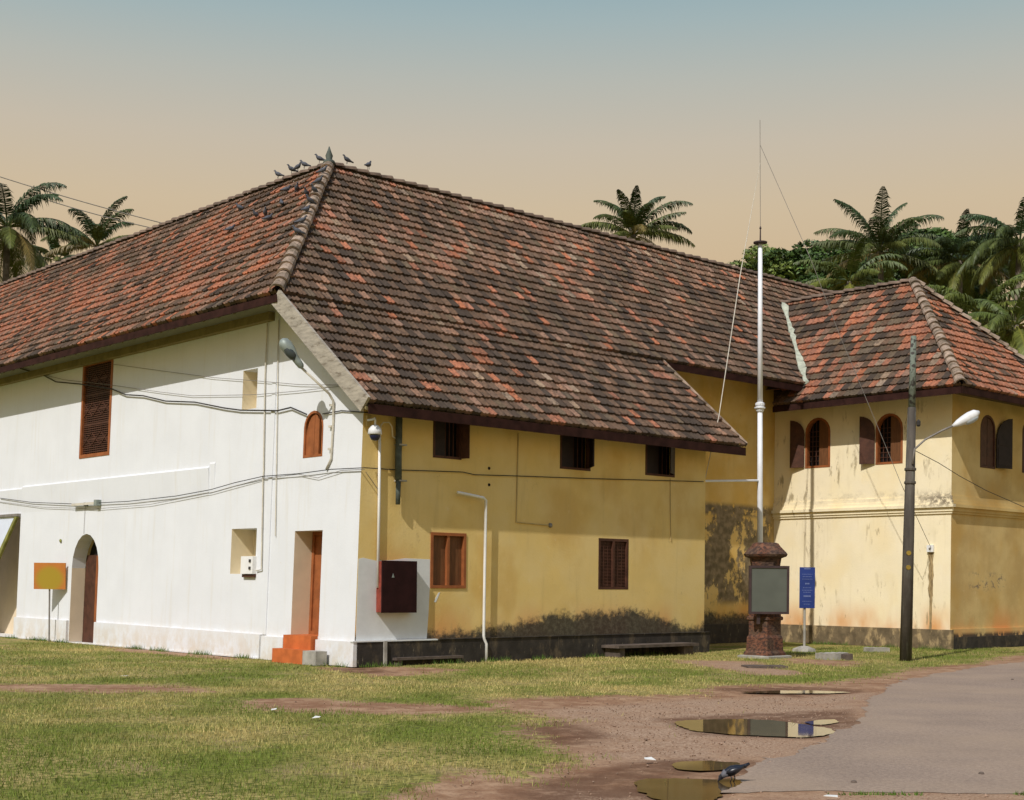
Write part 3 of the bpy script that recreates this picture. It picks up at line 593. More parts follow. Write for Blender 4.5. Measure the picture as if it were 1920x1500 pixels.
# ------------------------------------------------------------ tiled roofs
PAL = {'O': (.39, .142, .070), 'P': (.27, .148, .092), 'B': (.148, .088, .054), 'D': (.070, .048, .034), 'M': (.140, .098, .060), 'S': (.30, .21, .14)}
def pick(wts):
    t = random.random()*sum(wts.values())
    for k, v_ in wts.items():
        t -= v_
        if t <= 0: return PAL[k]
    return PAL['B']
def tiles(name, Or, A, S, fmin, fmax, smax, colf, parent, W=.215, R=.305, sag=.035, label=None):
    Nn = A.cross(S).normalized(); Nn = Nn if Nn.z > 0 else -Nn
    prof = [(0, .030), (.10, .026), (.22, .004), (.40, .004), (.5, .022), (.60, .004), (.78, .004), (.90, .026), (1, .030)]
    V, Fc, Cc = [], [], []; rows = int(smax/R)+1; k = len(prof); base = 0
    quads = []
    for b_ in (0, 1): quads += [(b_*k+j, b_*k+j+1, (b_+1)*k+j+1, (b_+1)*k+j) for j in range(k-1)]
    for i in range(rows):
        s0 = i*R; s1 = min(s0+R+.02, smax+.04); lo0, hi0 = fmin(s0), fmax(s0); lo1, hi1 = fmin(min(s1, smax)), fmax(min(s1, smax))
        j0 = int(math.floor(min(lo0, lo1)/W)); j1 = int(math.ceil(max(hi0, hi1)/W)); joff = random.uniform(-.012, .012)
        dsr = random.uniform(-.012, .012)
        for j in range(j0, j1):
            a0 = j*W+joff; a1 = a0+W
            if a1 < min(lo0, lo1) or a0 > max(hi0, hi1): continue
            dz = random.uniform(-.006, .008); ds = dsr+random.uniform(-.010, .010)+(random.uniform(-.06, .02) if random.random() < .012 else 0); c = colf(a0, s0, i, j); br = random.uniform(.8, 1.2); g_ = (c[0]+c[1]+c[2])/3; m_ = random.uniform(0, .22); c = ((c[0]*(1-m_)+g_*m_)*br, (c[1]*(1-m_)+g_*m_)*br, (c[2]*(1-m_)+g_*m_)*br, 1)
            tw = random.uniform(-.006, .006)
            for b_ in (0, 1, 2):
                for x, hgt in prof:
                    a = a0+x*W; s = (s0+ds) if b_ < 2 else s1
                    l, h = (lo0, hi0) if b_ < 2 else (lo1, hi1)
                    a = min(max(a, l), h)
                    hh = (hgt-.03 if b_ == 0 else hgt+.050+dz+tw*(x-.5)*2 if b_ == 1 else hgt*.9+.0)
                    sg = -sag*sin(pi*min(1, s/smax))*(.5+.5*sin(a*.9)) + .03*(noise.noise(Vector((a*.35, s*.4, 3.3))))
                    V.append(Or+A*a+S*s+Nn*(hh+sg)); Cc.append(c)
            Fc += [tuple(base+q for q in f) for f in quads]; base += 3*k
    mb = MB(); mb.v = [tuple(v_) for v_ in V]; mb.f = Fc; mb.uv = [(0, 0)]*len(V); mb.c = Cc
    o = mb.build(name, M['tile'], parent)
    if label: o['label'] = label
    return o
def nzf(a, s, sc_, off=0, st=1.): return noise.noise(Vector((a*sc_, s*sc_*st, off)))
def col_right(a, s, i, j):
    n1 = nzf(a, s, .35, 1, 1.6); n2 = nzf(a, s, 1.1, 5, 2.2); h = min(1, s/6)
    t = h*.9+n1*.8
    if n2+random.uniform(-.25, .25) > .56: return PAL['O']
    if t > .62: return pick({'P': 50, 'B': 28, 'S': 9, 'O': 7, 'M': 8})
    if t > .3: return pick({'P': 22, 'B': 54, 'D': 12, 'O': 4, 'M': 12})
    return pick({'P': 8, 'B': 54, 'D': 30, 'O': 2, 'M': 8})
def col_annex(a, s, i, j):
    n1 = nzf(a, s, .45, 11, 1.6); n2 = nzf(a, s, 1.2, 15, 2.2)
    if n2+random.uniform(-.2, .2) > .52: return PAL['O']
    if n1 > .12: return pick({'P': 22, 'B': 50, 'D': 14, 'S': 6, 'M': 10})
    return pick({'P': 6, 'B': 48, 'D': 36, 'O': 3, 'M': 8})
def col_left(a, s, i, j):
    n1 = nzf(a*.5+s*.5, s, .6, 21, 2.4); n2 = nzf(a, s, .25, 25)
    t = n1+n2*.5-(.22 if s < 1.0 else 0)
    if t > .0: return pick({'O': 58, 'P': 28, 'B': 12, 'D': 2})
    if t > -.22: return pick({'O': 26, 'P': 34, 'B': 28, 'D': 5, 'M': 8})
    return pick({'O': 10, 'P': 20, 'B': 44, 'D': 18, 'M': 10})
def col_wingl(a, s, i, j):
    n1 = nzf(a, s, 1.0, 31, 1.7); n2 = nzf(a, s, .5, 33)
    if n2 > .15: return pick({'M': 40, 'O': 18, 'B': 26, 'D': 12, 'S': 8})
    return pick({'O': 58, 'P': 18, 'B': 12, 'M': 10}) if n1 > .02 else pick({'O': 10, 'B': 34, 'D': 40, 'M': 16})
def col_wingr(a, s, i, j):
    n1 = nzf(a, s, 1.0, 41, 1.7)
    return pick({'O': 78, 'P': 14, 'B': 10}) if n1 > -.18 else pick({'O': 18, 'B': 28, 'D': 46})
EU, EV, EZ = 1.71, -.65, 7.18; RUN = 3.96; TP = 1.04; PZ = EZ+RUN*TP; PU, PV = EU+RUN, EV+RUN
sl_ = sqrt(1+TP*TP); Sm = RUN*sl_
def down(p, d): return p-Z*d
# left slope (faces the camera's left): origin hip corner, runs along d1
SL = (d2+Z*TP).normalized(); SR = (d1+Z*TP).normalized()
tiles('roof_slope', UVZ(EU, EV, EZ), d1, SL, lambda s: s/sl_, lambda s: 26.5, Sm, col_left, pal, label='orange and brown tiled slope above the white wall')
tiles('roof_slope', UVZ(EU, EV, EZ), d2, SR, lambda s: s/sl_, lambda s: 28., Sm, col_right, pal, label='weathered brown tiled slope above the annex')
AN_U, AN_Z = -.60, 4.905; ta = (7.13-AN_Z)/(EU-AN_U); sla = sqrt(1+ta*ta); Sa = (d1+Z*ta).normalized(); SAm = (EU-AN_U)*sla+.10
tiles('roof_slope', UVZ(AN_U, 0, AN_Z), d2, Sa, lambda s: -.22-.42*s/SAm, lambda s: 11.02-.40*s/SAm, SAm, col_annex, pal, label='dark mossy lower tiled slope over the yellow annex')
# decks (boards under the tiles) with the far slopes
dk = MB()
dk.slab([down(UVZ(EU+.02, EV+.02, EZ), .085), down(UVZ(28, EV+.02, EZ), .085), down(UVZ(28, PV, PZ), .085), down(UVZ(PU, PV, PZ), .085)], .07)
dk.slab([down(UVZ(EU+.02, EV+.02, EZ), .09), down(UVZ(PU, PV, PZ), .09), down(UVZ(PU, 29, PZ), .09), down(UVZ(EU+.02, 29, EZ), .09)], .07)
dk.slab([down(UVZ(AN_U+.02, -.20, AN_Z), .09), down(UVZ(EU, -.62, 7.13), .09), down(UVZ(EU, 10.6, 7.13), .09), down(UVZ(AN_U+.02, 11.0, AN_Z), .09)], .06)
dk.slab([down(UVZ(PU, PV, PZ), .085), down(UVZ(28, PV, PZ), .085), down(UVZ(28, PV+RUN, EZ), .085), down(UVZ(PU+RUN, PV+RUN, EZ), .085)], .07)
dk.slab([down(UVZ(PU, PV, PZ), .085), down(UVZ(PU+RUN, PV+RUN, EZ), .085), down(UVZ(PU+RUN, 29, EZ), .085), down(UVZ(PU, 29, PZ), .085)], .07)
dk.build('roof_deck', M['soffit'], pal)
def board(p, q, hgt, th, nrm, mb):
    mb.add([p, q, q-Z*hgt, p-Z*hgt, p+nrm*th, q+nrm*th, q+nrm*th-Z*hgt, p+nrm*th-Z*hgt], [(0, 1, 2, 3), (7, 6, 5, 4), (0, 4, 5, 1), (1, 5, 6, 2), (2, 6, 7, 3), (3, 7, 4, 0)])
fb = MB()
board(UVZ(EU, EV+.01, EZ-.035), UVZ(28, EV+.01, EZ-.035), .15, .03, -d2, fb); board(UVZ(EU+.01, 10.5, EZ-.035), UVZ(EU+.01, 17.0, EZ-.035), .17, .03, -d1, fb)
board(UVZ(AN_U+.01, -.16, AN_Z-.03), UVZ(AN_U+.01, 11.0, AN_Z-.03), .19, .03, -d1, fb)
fb.build('fascia_board', M['fascia'], pal)
# wall plate beams and rafters seen under the eaves
rf = MB(); rf.box(WH, 3.18, 27, 6.95, 7.12, .0, .16)
for i in range(44):
    u = 3.3+i*.6; rf.add([UVZ(u, EV+.04, EZ-.10), UVZ(u+.08, EV+.04, EZ-.10), UVZ(u+.08, .4, EZ-.10+TP*(.4-EV-.04)), UVZ(u, .4, EZ-.10+TP*(.4-EV-.04)),
        UVZ(u, EV+.04, EZ-.19), UVZ(u+.08, EV+.04, EZ-.19), UVZ(u+.08, .4, EZ-.19+TP*(.4-EV-.04)), UVZ(u, .4, EZ-.19+TP*(.4-EV-.04))], [(0, 1, 2, 3), (7, 6, 5, 4), (0, 4, 5, 1), (1, 5, 6, 2), (3, 2, 6, 7), (0, 3, 7, 4)])
rf.build('rafters', M['soffit'], pal)
# timber barge board on the annex gable end
bb = MB(); p0, p1 = UVZ(EU+.02, -.66, 7.15), UVZ(AN_U-.02, -.235, AN_Z+.0); up_ = Z
e = (p1-p0).normalized(); nn = e.cross(d2).normalized(); nn = nn if nn.z > 0 else -nn
def beam(p, q, w, h, side, upv, mb):
    A = [p, p+side*w, p+side*w+upv*h, p+upv*h]; B = [x+(q-p) for x in A]
    mb.add(A+B, [(0, 1, 2, 3), (7, 6, 5, 4), (0, 4, 5, 1), (1, 5, 6, 2), (2, 6, 7, 3), (3, 7, 4, 0)])
beam(p0-nn*.24, p1-nn*.24, .06, .34, d2, nn, bb)
bb.build('barge_board', M['barge'], pal)
vb = MB(); beam(UVZ(EU, 10.66, 7.14), UVZ(AN_U-.02, 11.06, AN_Z+.03), .03, .07, -d2, Z, vb); vb.build('verge_board', M['cap'], pal)
# ridge and hip caps
def caps(name, p, q, r, parent, L_=.36, m=None, flare=1.12):
    mb = MB(); d = (q-p); n = int(d.length/L_); t = d.normalized(); sd = t.cross(Z).normalized(); up2 = sd.cross(t).normalized(); up2 = up2 if up2.z > 0 else -up2
    for i in range(n):
        b = p+d*(i/n); e_ = p+d*((i+1.12)/n); jit = up2*random.uniform(-.008, .012)+sd*random.uniform(-.01, .01); vs = []
        for (c0, rr, lf) in ((b, r*flare, .035), (e_, r*.93, .0)):
            for k in range(7): th = pi*k/6; vs.append(c0+jit+up2*(lf-.02+rr*.9*sin(th))+sd*rr*cos(th))
        for (c0, rr, lf) in ((b, r*flare*.82, .035),):
            for k in range(7): th = pi*k/6; vs.append(c0+jit+up2*(lf-.03+rr*.85*sin(th))+sd*rr*cos(th))
        mb.add(vs, [(k, k+1, 8+k, 7+k) for k in range(6)]+[(14+k, 15+k, 1+k, k) for k in range(6)])
    return mb.build(name, m or M['cap'], parent)
caps('hip_tiles', UVZ(EU, EV, EZ+.03), UVZ(PU, PV, PZ+.05), .135, pal)
caps('ridge_tiles', UVZ(27, PV, PZ+.04), UVZ(PU, PV, PZ+.04), .10, pal, m=M['ridge']); caps('ridge_tiles', UVZ(PU, 28, PZ+.04), UVZ(PU, PV, PZ+.04), .10, pal, m=M['ridge'])
fm = MB().lathe(UVZ(PU, PV, PZ+.05), [(.16, 0), (.13, .08), (.07, .12), (.09, .2), (.05, .3), (.01, .42)], 10); fm.build('finial', M['pipe'], pal, True)

# ------------------------------------------------------------ right wing
wing = thing('corner_wing_building', 'two storey pale yellow corner wing with arched shuttered windows and hipped orange roof', 'building', UVZ(-2.58, 17, 0))
WU = -2.58; WE_V, WE_U, WZ = 16.1, -3.34, 6.63; WRUN = 3.5; WPZ = WZ+WRUN*TP; WPV = WE_V+WRUN; WPU = WE_U+WRUN
def wrect(fr, x0, y0, x1, y1): return fr.rect(x0, y0, x1, y1)
wa = [WL.rect(1510, 783, 1557, 877), WL.rect(1642, 775, 1693, 870)]
ra = [WR.rect(1838, 778, 1866, 878), (21.35-.62, 21.35-.02, WR.rect(1838, 778, 1866, 878)[2], WR.rect(1838, 778, 1866, 878)[3])]
wall('wall', WL, [(WU, 0), (3.05, 0), (3.05, 7.4), (WU, 7.4)], [(arch(*r), .22) for r in wa], M['pale'], wing, label='sunlit pale yellow wall')
wall('wall', WR, [(17, 0), (22.2, 0), (22.2, 7.35), (17, 7.35)], [(arch(*r), .18) for r in ra], M['pale_shaded'], wing, label='shaded yellow wall with the shade put into its colour')
MB().box(Fr(C+d2*22.2, d1, d2), WU, 3.0, 0, 7.3, -.3, 0).build('rear_wall', M['pale_shaded'], wing)
bm_ = MB(); bm_.box(WL, WU-.10, 3.05, 0, .50, 0, .10); bm_.build('plinth', M['rust_base'], wing)
bm_ = MB(); bm_.box(WR, 17.0, 22.2, 0, .31, 0, .10); bm_.build('plinth', M['black_base'], wing); MB().box(WR, 17.0, 22.2, .31, .52, 0, .06).build('plinth', M['pale_shaded'], wing)
mo = MB()
for z0, z1, o_ in ((3.50, 3.56, .04), (3.56, 3.66, .07), (3.66, 3.74, .13), (3.74, 3.84, .06), (3.84, 3.96, .03)):
    mo.box(WL, WU-o_, 3.02, z0, z1, 0, o_)
mo.build('string_course', M['pale'], wing)
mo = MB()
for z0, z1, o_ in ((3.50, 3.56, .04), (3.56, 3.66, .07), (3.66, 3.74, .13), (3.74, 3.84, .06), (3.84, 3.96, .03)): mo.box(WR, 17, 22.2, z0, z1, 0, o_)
mo.build('string_course', M['pale_shaded'], wing)
def halfarch(a_in, a_out, z0, z1):       # shutter leaf: low at the hinge (a_in), full height at a_out
    pts = [(a_in, z0)]; w_ = a_out-a_in; rr = abs(w_)
    for i in range(7): t = pi/2*i/6; pts.append((a_in+w_*(1-cos(t)), z1-rr+rr*sin(t)))
    pts.append((a_out, z0)); return pts
def shutter(fr, a_h, ang, wd, z0, z1, m, par, flip=1):
    e_ = fr.ex*cos(ang)+fr.n*sin(ang); nn_ = e_.cross(Z) if flip > 0 else Z.cross(e_); f2 = Fr(fr.P(a_h, 0, .035), e_, nn_)
    q = MB().prism(f2, halfarch(0, wd, z0, z1), -.015, .015); zz = z0+.1; q.box(f2, .05, wd-.05, z0+.07, z0+(z1-z0)*.4, .0155, .025); q.box(f2, .05, wd-.05, z0+(z1-z0)*.45, z1-wd, .0155, .025)
    return sub(q, 'shutter', m, par)
def arched_window(fr, r, leaves, parent, lab=None):
    out = arch(*r); inn = arch(r[0]+.06, r[1]-.06, r[2]+.06, r[3]-.06)
    w_ = ring(fr, out, inn, -.14, .01).build('window', M['orange_wood'] if fr is WL else M['brown_wood'], parent)
    if lab: w_['label'] = lab
    g = MB()
    for k in range(1, 6): a = r[0]+.06+(r[1]-r[0]-.12)*k/6; g.box(fr, a-.010, a+.010, r[2]+.06, r[3]-.12, -.12, -.10)
    for k in range(1, 8): zz = r[2]+.06+(r[3]-r[2]-.3)*k/8; g.box(fr, r[0]+.06, r[1]-.06, zz-.008, zz+.008, -.099, -.085)
    sub(g, 'grille', M['brown_wood'], w_); sub(plate(fr, out, -.22 if fr is WL else -.18), 'pane', M['dark'], w_)
    for l in leaves: shutter(fr, *l, w_)
    return w_
hw = .48
for i, r in enumerate(wa):   # a increases to the left of the picture on this face
    hw = (r[1]-r[0])/2
    w_ = arched_window(WL, r, [(r[1]+.01, radians(16), hw, r[2]+.03, r[3]-.03, M['brown_wood'])], wing)
    sub(MB().prism(WL, halfarch(r[0]+.07, (r[0]+r[1])/2-.03, r[2]+.07, r[3]-.08), -.06, -.03), 'shutter', M['panel_wood'], w_)
for i, r in enumerate(ra):
    hw = (r[1]-r[0])/2; c_ = (r[0]+r[1])/2
    w_ = arched_window(WR, r, [(r[1]+.01, radians(14), hw*1.5, r[2]+.03, r[3]-.03, M['black_wood'])], wing)
    sub(MB().prism(WR, halfarch(r[0]+.07, c_-.01, r[2]+.07, r[3]-.08), -.05, -.02), 'shutter', M['brown_wood'], w_); sub(MB().prism(WR, halfarch(r[1]-.07, c_+.01, r[2]+.07, r[3]-.08), -.05, -.02), 'shutter', M['brown_wood'], w_)
slw = sl_; WSm = WRUN*sl_
tiles('roof_slope', UVZ(WE_U, WE_V, WZ), d1, SL, lambda s: s/sl_, lambda s: 5.75 if s < .7 else 8.3, WSm, col_wingl, wing, label='sunlit slope of orange and olive tiles')
tiles('roof_slope', UVZ(WE_U, WE_V, WZ), d2, SR, lambda s: s/sl_, lambda s: 2*WRUN-s/sl_, WSm, col_wingr, wing, label='bright orange hip end slope')
dk = MB(); a_, b_, c_, e_ = UVZ(WE_U+.02, WE_V+.02, WZ), UVZ(2.4, WE_V+.02, WZ), UVZ(5.0, WPV, WPZ), UVZ(WPU, WPV, WPZ)
dk.slab([down(x, .085) for x in (a_, b_, c_, e_)], .07); f_ = UVZ(WE_U+.02, WE_V+2*WRUN, WZ)
dk.slab([down(x, .09) for x in (a_, e_, f_)], .07); dk.slab([down(x, .085) for x in (e_, c_, UVZ(5.0, WE_V+2*WRUN, WZ), f_)], .07)
dk.build('roof_deck', M['deck'], wing)
fb = MB(); board(UVZ(WE_U, WE_V+.01, WZ-.03), UVZ(2.4, WE_V+.01, WZ-.03), .17, .03, -d2, fb); board(UVZ(WE_U+.01, WE_V+.01, WZ-.03), UVZ(WE_U+.01, WE_V+2*WRUN, WZ-.03), .17, .03, -d1, fb)
fb.build('fascia_board', M['fascia'], wing)
so_ = MB(); so_.slab([UVZ(WE_U+.08, WE_V+.06, WZ-.10), UVZ(2.4, WE_V+.06, WZ-.10), UVZ(2.4, 17.0, WZ-.02), UVZ(WU, 17.0, WZ-.02)], .03)
so_.slab([UVZ(WE_U+.08, WE_V+.06, WZ-.10), UVZ(WU, 17.0, WZ-.02), UVZ(WU, 22.2, WZ-.02), UVZ(WE_U+.08, 22.2, WZ-.10)], .03)
so_.build('soffit', M['deck'], wing)
caps('hip_tiles', UVZ(WE_U, WE_V, WZ+.03), UVZ(WPU, WPV, WPZ+.04), .135, wing, .32); caps('hip_tiles', UVZ(WE_U, WE_V+2*WRUN, WZ+.03), UVZ(WPU, WPV, WPZ+.04), .135, wing, .32)
caps('ridge_tiles', UVZ(4.7, WPV, WPZ+.03), UVZ(WPU, WPV, WPZ+.03), .10, wing, m=M['ridge'])
# pale mortar valley between the two roofs
vm = MB(); p, q = UVZ(1.71, 16.63, 7.18), UVZ(4.69, 19.6, 10.28); n_ = 26; L_, R_ = [], []
for i in range(n_+1):
    c0 = p.lerp(q, i/n_); wdt = .05+.07*abs(noise.noise(Vector((i*.9, 1, 2))))*2+(.05 if i == 0 else 0)
    L_.append(c0+d2*-wdt+Z*.10); R_.append(c0-d1*wdt*1.3+Z*.10)
for i in range(n_): vm.add([L_[i], R_[i], R_[i+1], L_[i+1], L_[i]-Z*.08, R_[i]-Z*.08, R_[i+1]-Z*.08, L_[i+1]-Z*.08], [(0, 1, 2, 3), (0, 4, 5, 1), (3, 2, 6, 7), (0, 3, 7, 4), (1, 5, 6, 2)])
vm.build('valley_flashing', mat('lichen_mortar', (.42, .44, .35), .9, .3, 6, .5), wing)
# ------------------------------------------------------------ things fixed to or standing by the walls
def one(name, mb, m, label, cat, group=None, smooth=False): return tag(mb.build(name, m, None, smooth), label, cat, group)
def pth(fr, pts, out): return [fr.pt(x, y, out) for x, y in pts]
def sag(p, q, s, n=14): return [p.lerp(q, i/n)-Z*s*4*(i/n)*(1-i/n) for i in range(n+1)]
# gateway sheet
g_ = thing('awning', 'pale blue sheet on an olive wooden frame leaning in the gateway at the far left', 'awning', WH.P(15.4, 0, .2))
MB().prism(WH, [(15.36, 3.26), (15.50, 3.26), (18.3, .55), (18.3, .25)], .02, .09).build('slanting_beam', M['olive'], g_)
MB().prism(WH, [(15.50, 3.27), (18.5, 3.27), (18.5, .40), (18.3, .56)], .03, .05).build('sheet', M['tarp'], g_)
MB().prism(WH, [(15.30, 3.27), (18.6, 3.27), (18.6, 3.34), (15.30, 3.34)], .0, .10).build('top_rail', M['greycable'], g_)
# street lamp on the white wall
t = thing('street_lamp', 'grey green street lamp on a bent pipe bracketed high on the white wall', 'street lamp', WH.pt(623, 745))
MB().tube([WH.pt(612, 880, .03), WH.pt(621, 860, .03), WH.pt(625, 790, .03), WH.pt(625, 752, .05), WH.pt(617, 738, .16), WH.pt(566, 690, .80)], .024, 8).build('bracket_pipe', M['conduit'], t, True)
A_, B_ = WH.pt(567, 690, .80), WH.pt(528, 636, 1.15); MB().tube([A_.lerp(B_, k) for k in (0, .06, .2, .38, .6, .8, .93, 1)], [.03, .06, .07, .075, .115, .125, .10, .04], 12).build('lamp_head', M['metalgrey'], t, True)
MB().tube([A_.lerp(B_, k)-Z*.07+d1*-.04 for k in (.40, .5, .65, .8, .93)], [.03, .075, .095, .08, .03], 12).build('lens', M['lampdark'], t, True)
for x, y in ((625, 760), (623, 800), (622, 842)): MB().box(Fr(WH.pt(x, y), d1, -d2), -.05, .05, -.02, .02, 0, .06).build('clamp', M['conduit'], t)
# conduits on the white wall
one('conduit_pipe', MB().tube(pth(WH, [(502, 588), (497, 700), (494, 885), (493, 896), (490, 1068), (480, 1070)], .035), .016), M['conduit'], 'thin pipe running down the white wall to the switch box', 'pipe')
one('conduit_pipe', MB().tube(pth(WH, [(522, 600), (520, 760), (516, 1005)], .03), .011), M['conduit'], 'thin short pipe on the white wall right of the long one', 'pipe')
t = thing('switch_box', 'white electric box at the edge of the lower square niche', 'electric box', WH.pt(469, 1060)); r = WH.rect(459, 1043, 481, 1076)
MB().box(WH, r[0], r[1], r[2], r[3], -.02, .10).build('box', M['pvc'], t); MB().box(WH, r[0], r[1], r[2]-.07, r[2]-.005, -.02, .06).build('terminal_cover', M['brown_wood'], t)
for zz in (.27, .12): MB().box(WH, r[0]+.06, r[0]+.12, r[2]+zz-.03, r[2]+zz+.03, .10, .12).build('knob', M['cable'], t)
# tube lamp over the arched doorway
t = thing('tube_lamp', 'dusty tube lamp fixed above the arched doorway', 'lamp', WH.pt(166, 944)); a0, z0 = WH.at(143, 947); a1, _ = WH.at(190, 943)
MB().box(WH, a1, a0, z0-.03, z0+.03, .08, .13).build('tube', M['conduit'], t); MB().box(WH, a1-.02, a1+.12, z0-.06, z0+.08, .0, .14).build('holder', M['metalgrey'], t); MB().box(WH, (a0+a1)/2, (a0+a1)/2+.10, z0-.05, z0+.04, .0, .08).build('bracket', M['pipe'], t)
one('wall_fitting', MB().lathe(WH.pt(115, 1014), [(.035, 0), (.05, .03), (.02, .05)], 8, -d2), M['olive'], 'small olive knob on the white wall above the orange sign', 'wall fitting')
# cables
CG = 'cables along the palace walls'
one('cable', MB().tube(pth(WH, [(38, 691), (80, 703), (105, 716), (150, 720), (209, 729), (235, 740), (268, 742), (310, 752), (365, 754), (420, 765), (450, 769), (520, 770), (545, 764), (575, 777)], .05), .016, 5), M['cable'], 'thick black cable crossing the tall lattice window', 'cable', CG)
one('cable', MB().tube(pth(WH, [(605, 776), (640, 770), (683, 773)], .03)+pth(YE, [(700, 774), (745, 778)], .03), .012, 5), M['cable'], 'short black cable from arched window to annex corner', 'cable', CG)
one('cable', MB().tube(pth(WH, [(70, 700), (120, 712), (209, 722), (300, 735), (360, 742), (480, 740), (560, 733), (640, 724)], .04), .006, 5), M['greycable'], 'thin wire hanging just above the thick black cable', 'cable', CG)
one('cable', MB().tube(pth(WH, [(212, 683), (300, 695), (400, 708), (480, 714), (560, 721), (645, 722)], .04), .006, 5), M['greycable'], 'thin wire strung below the eave to the barge board', 'cable', CG)
cp = [(0, 934), (60, 942), (143, 945), (240, 940), (330, 930), (395, 918), (440, 905), (493, 893), (560, 888), (620, 880), (683, 877)]
one('cable', MB().tube(pth(WH, cp, .06)+pth(YE, [(700, 878), (745, 881), (810, 883), (868, 885), (890, 890), (960, 892), (1100, 897), (1319, 903)], .03), .009, 5), M['cable'], 'long black cable looping over the arched doorway and round the corner', 'cable', CG)
one('cable', MB().tube(pth(WH, [(-10, 940), (80, 951), (180, 954), (280, 946), (395, 924), (493, 897), (560, 889), (595, 896), (640, 882), (683, 880)], .045), .006, 5), M['greycable'], 'thin grey wire hanging just below the long cable', 'cable', CG)
one('cable', MB().tube(pth(WH, [(160, 946), (158, 975), (157, 1001)], .02), .005, 5), M['greycable'], 'thin wire from tube lamp down to the arched doorway', 'cable', CG)
one('cable', MB().tube(pth(YE, [(686, 885), (712, 922)], .01), .005, 5), M['greycable'], 'short diagonal wire left of the white conduit', 'cable', CG)
# yellow face fixtures
one('conduit_pipe', MB().tube(pth(YE, [(712, 808), (711, 930), (708, 1102)], .05), .028, 8), M['pvc'], 'straight white pipe from the dome camera to the maroon cabinet', 'pipe', smooth=True)
one('drain_pipe', MB().tube(pth(YE, [(858, 923), (906, 933), (911, 938), (909, 1060), (907, 1192), (908, 1198), (912, 1207), (912, 1250)], .12), .03, 8), M['pvc'], 'white drainpipe bending at the top and running down to the grass', 'pipe', smooth=True)
t = thing('vent_pipe', 'grey green broken downpipe hanging from the annex eave', 'pipe', YE.pt(748, 860)); MB().tube(pth(YE, [(749, 762), (747, 860), (747, 900)], .10), .065, 10).build('upper_pipe', M['pipe'], t, True)
MB().tube(pth(YE, [(747, 900), (746, 946)], .10), [.05, .045], 10).build('lower_pipe', M['pipe'], t, True)
for y in (835, 902): MB().box(Fr(YE.pt(747, y), d2, -d1), -.10, .08, -.015, .015, 0, .17).build('clamp', M['cement'], t)
one('conduit_pipe', MB().tube(pth(YE, [(972, 812), (970, 900), (968, 979), (1028, 985)], .015), .014), M['yconduit'], 'yellow painted conduit with a right angle between the upper windows', 'pipe')
one('conduit_pipe', MB().tube(pth(YE, [(1257, 897), (1257, 950), (1258, 1014)], .012), .010), M['yconduit'], 'short yellow painted conduit near the right end of the annex', 'pipe')
one('wall_fitting', MB().lathe(YE.pt(1031, 985), [(.05, 0), (.05, .03), (.02, .05)], 8, -d1), M['greycable'], 'round junction box at the end of the angled conduit', 'wall fitting')
for k, (x, y) in enumerate(((917, 878), (917, 909))):
    one('wall_hole', MB().lathe(YE.pt(x, y), [(.035, 0), (.03, .01)], 7, -d1), M['dark'], ('upper', 'lower')[k]+' dark hole of two in the yellow wall above the drainpipe', 'hole')
t = thing('meter_cabinet', 'dark maroon metal cabinet mounted over the white painted patch', 'cabinet', YE.pt(745, 1100)); r = YE.rect(719, 1053, 781, 1148, .2)
MB().box(YE, r[0]-.02, r[1], r[2], r[3], 0, .17).build('box', M['rust'], t); MB().box(YE, r[0]-.03, r[1]+.01, r[2]-.01, r[3]+.015, .17, .20).build('door', M['maroon'], t)
a, z = YE.at(737, 1079, .2); MB().prism(YE, [(a-.03, z-.04), (a+.03, z-.04), (a, z+.04)], .20, .206).build('warning_mark', M['metalgrey'], t)
# dome camera
t = thing('dome_camera', 'white security dome camera on a curved arm at the annex corner', 'security camera', YE.pt(690, 790)); c = YE.pt(703, 812, .42)
MB().tube([YE.pt(690, 788, .0), YE.pt(690, 788, .25), c+Z*.26-YE.n*.06, c+Z*.28, c+Z*.24+YE.n*.01, c+Z*.14], .02, 8).build('arm', M['lampwhite'], t, True)
MB().lathe(c, [(.03, .15), (.07, .14), (.12, .07), (.135, -.02), (.12, -.03)], 16).build('housing', M['lampwhite'], t, True)
MB().lathe(c, [(.10, -.03), (.10, -.07), (.07, -.125), (.02, -.145)], 16).build('dome', M['navy'], t, True)
MB().box(Fr(YE.pt(689, 790), d2, -d1), -.05, .05, -.10, .12, 0, .06).build('mounting_box', M['yconduit'], t)
one('bent_pipe', MB().tube([YE.pt(714, 812, .15), YE.pt(714, 798, .2), YE.pt(719, 792, .22), YE.pt(730, 792, .22), YE.pt(735, 800, .2), YE.pt(736, 818, .1), YE.pt(741, 822, .06), YE.pt(747, 815, .05)], .014, 6), M['conduit'], 'thin bent pipe arching beside the dome camera', 'pipe', smooth=True)
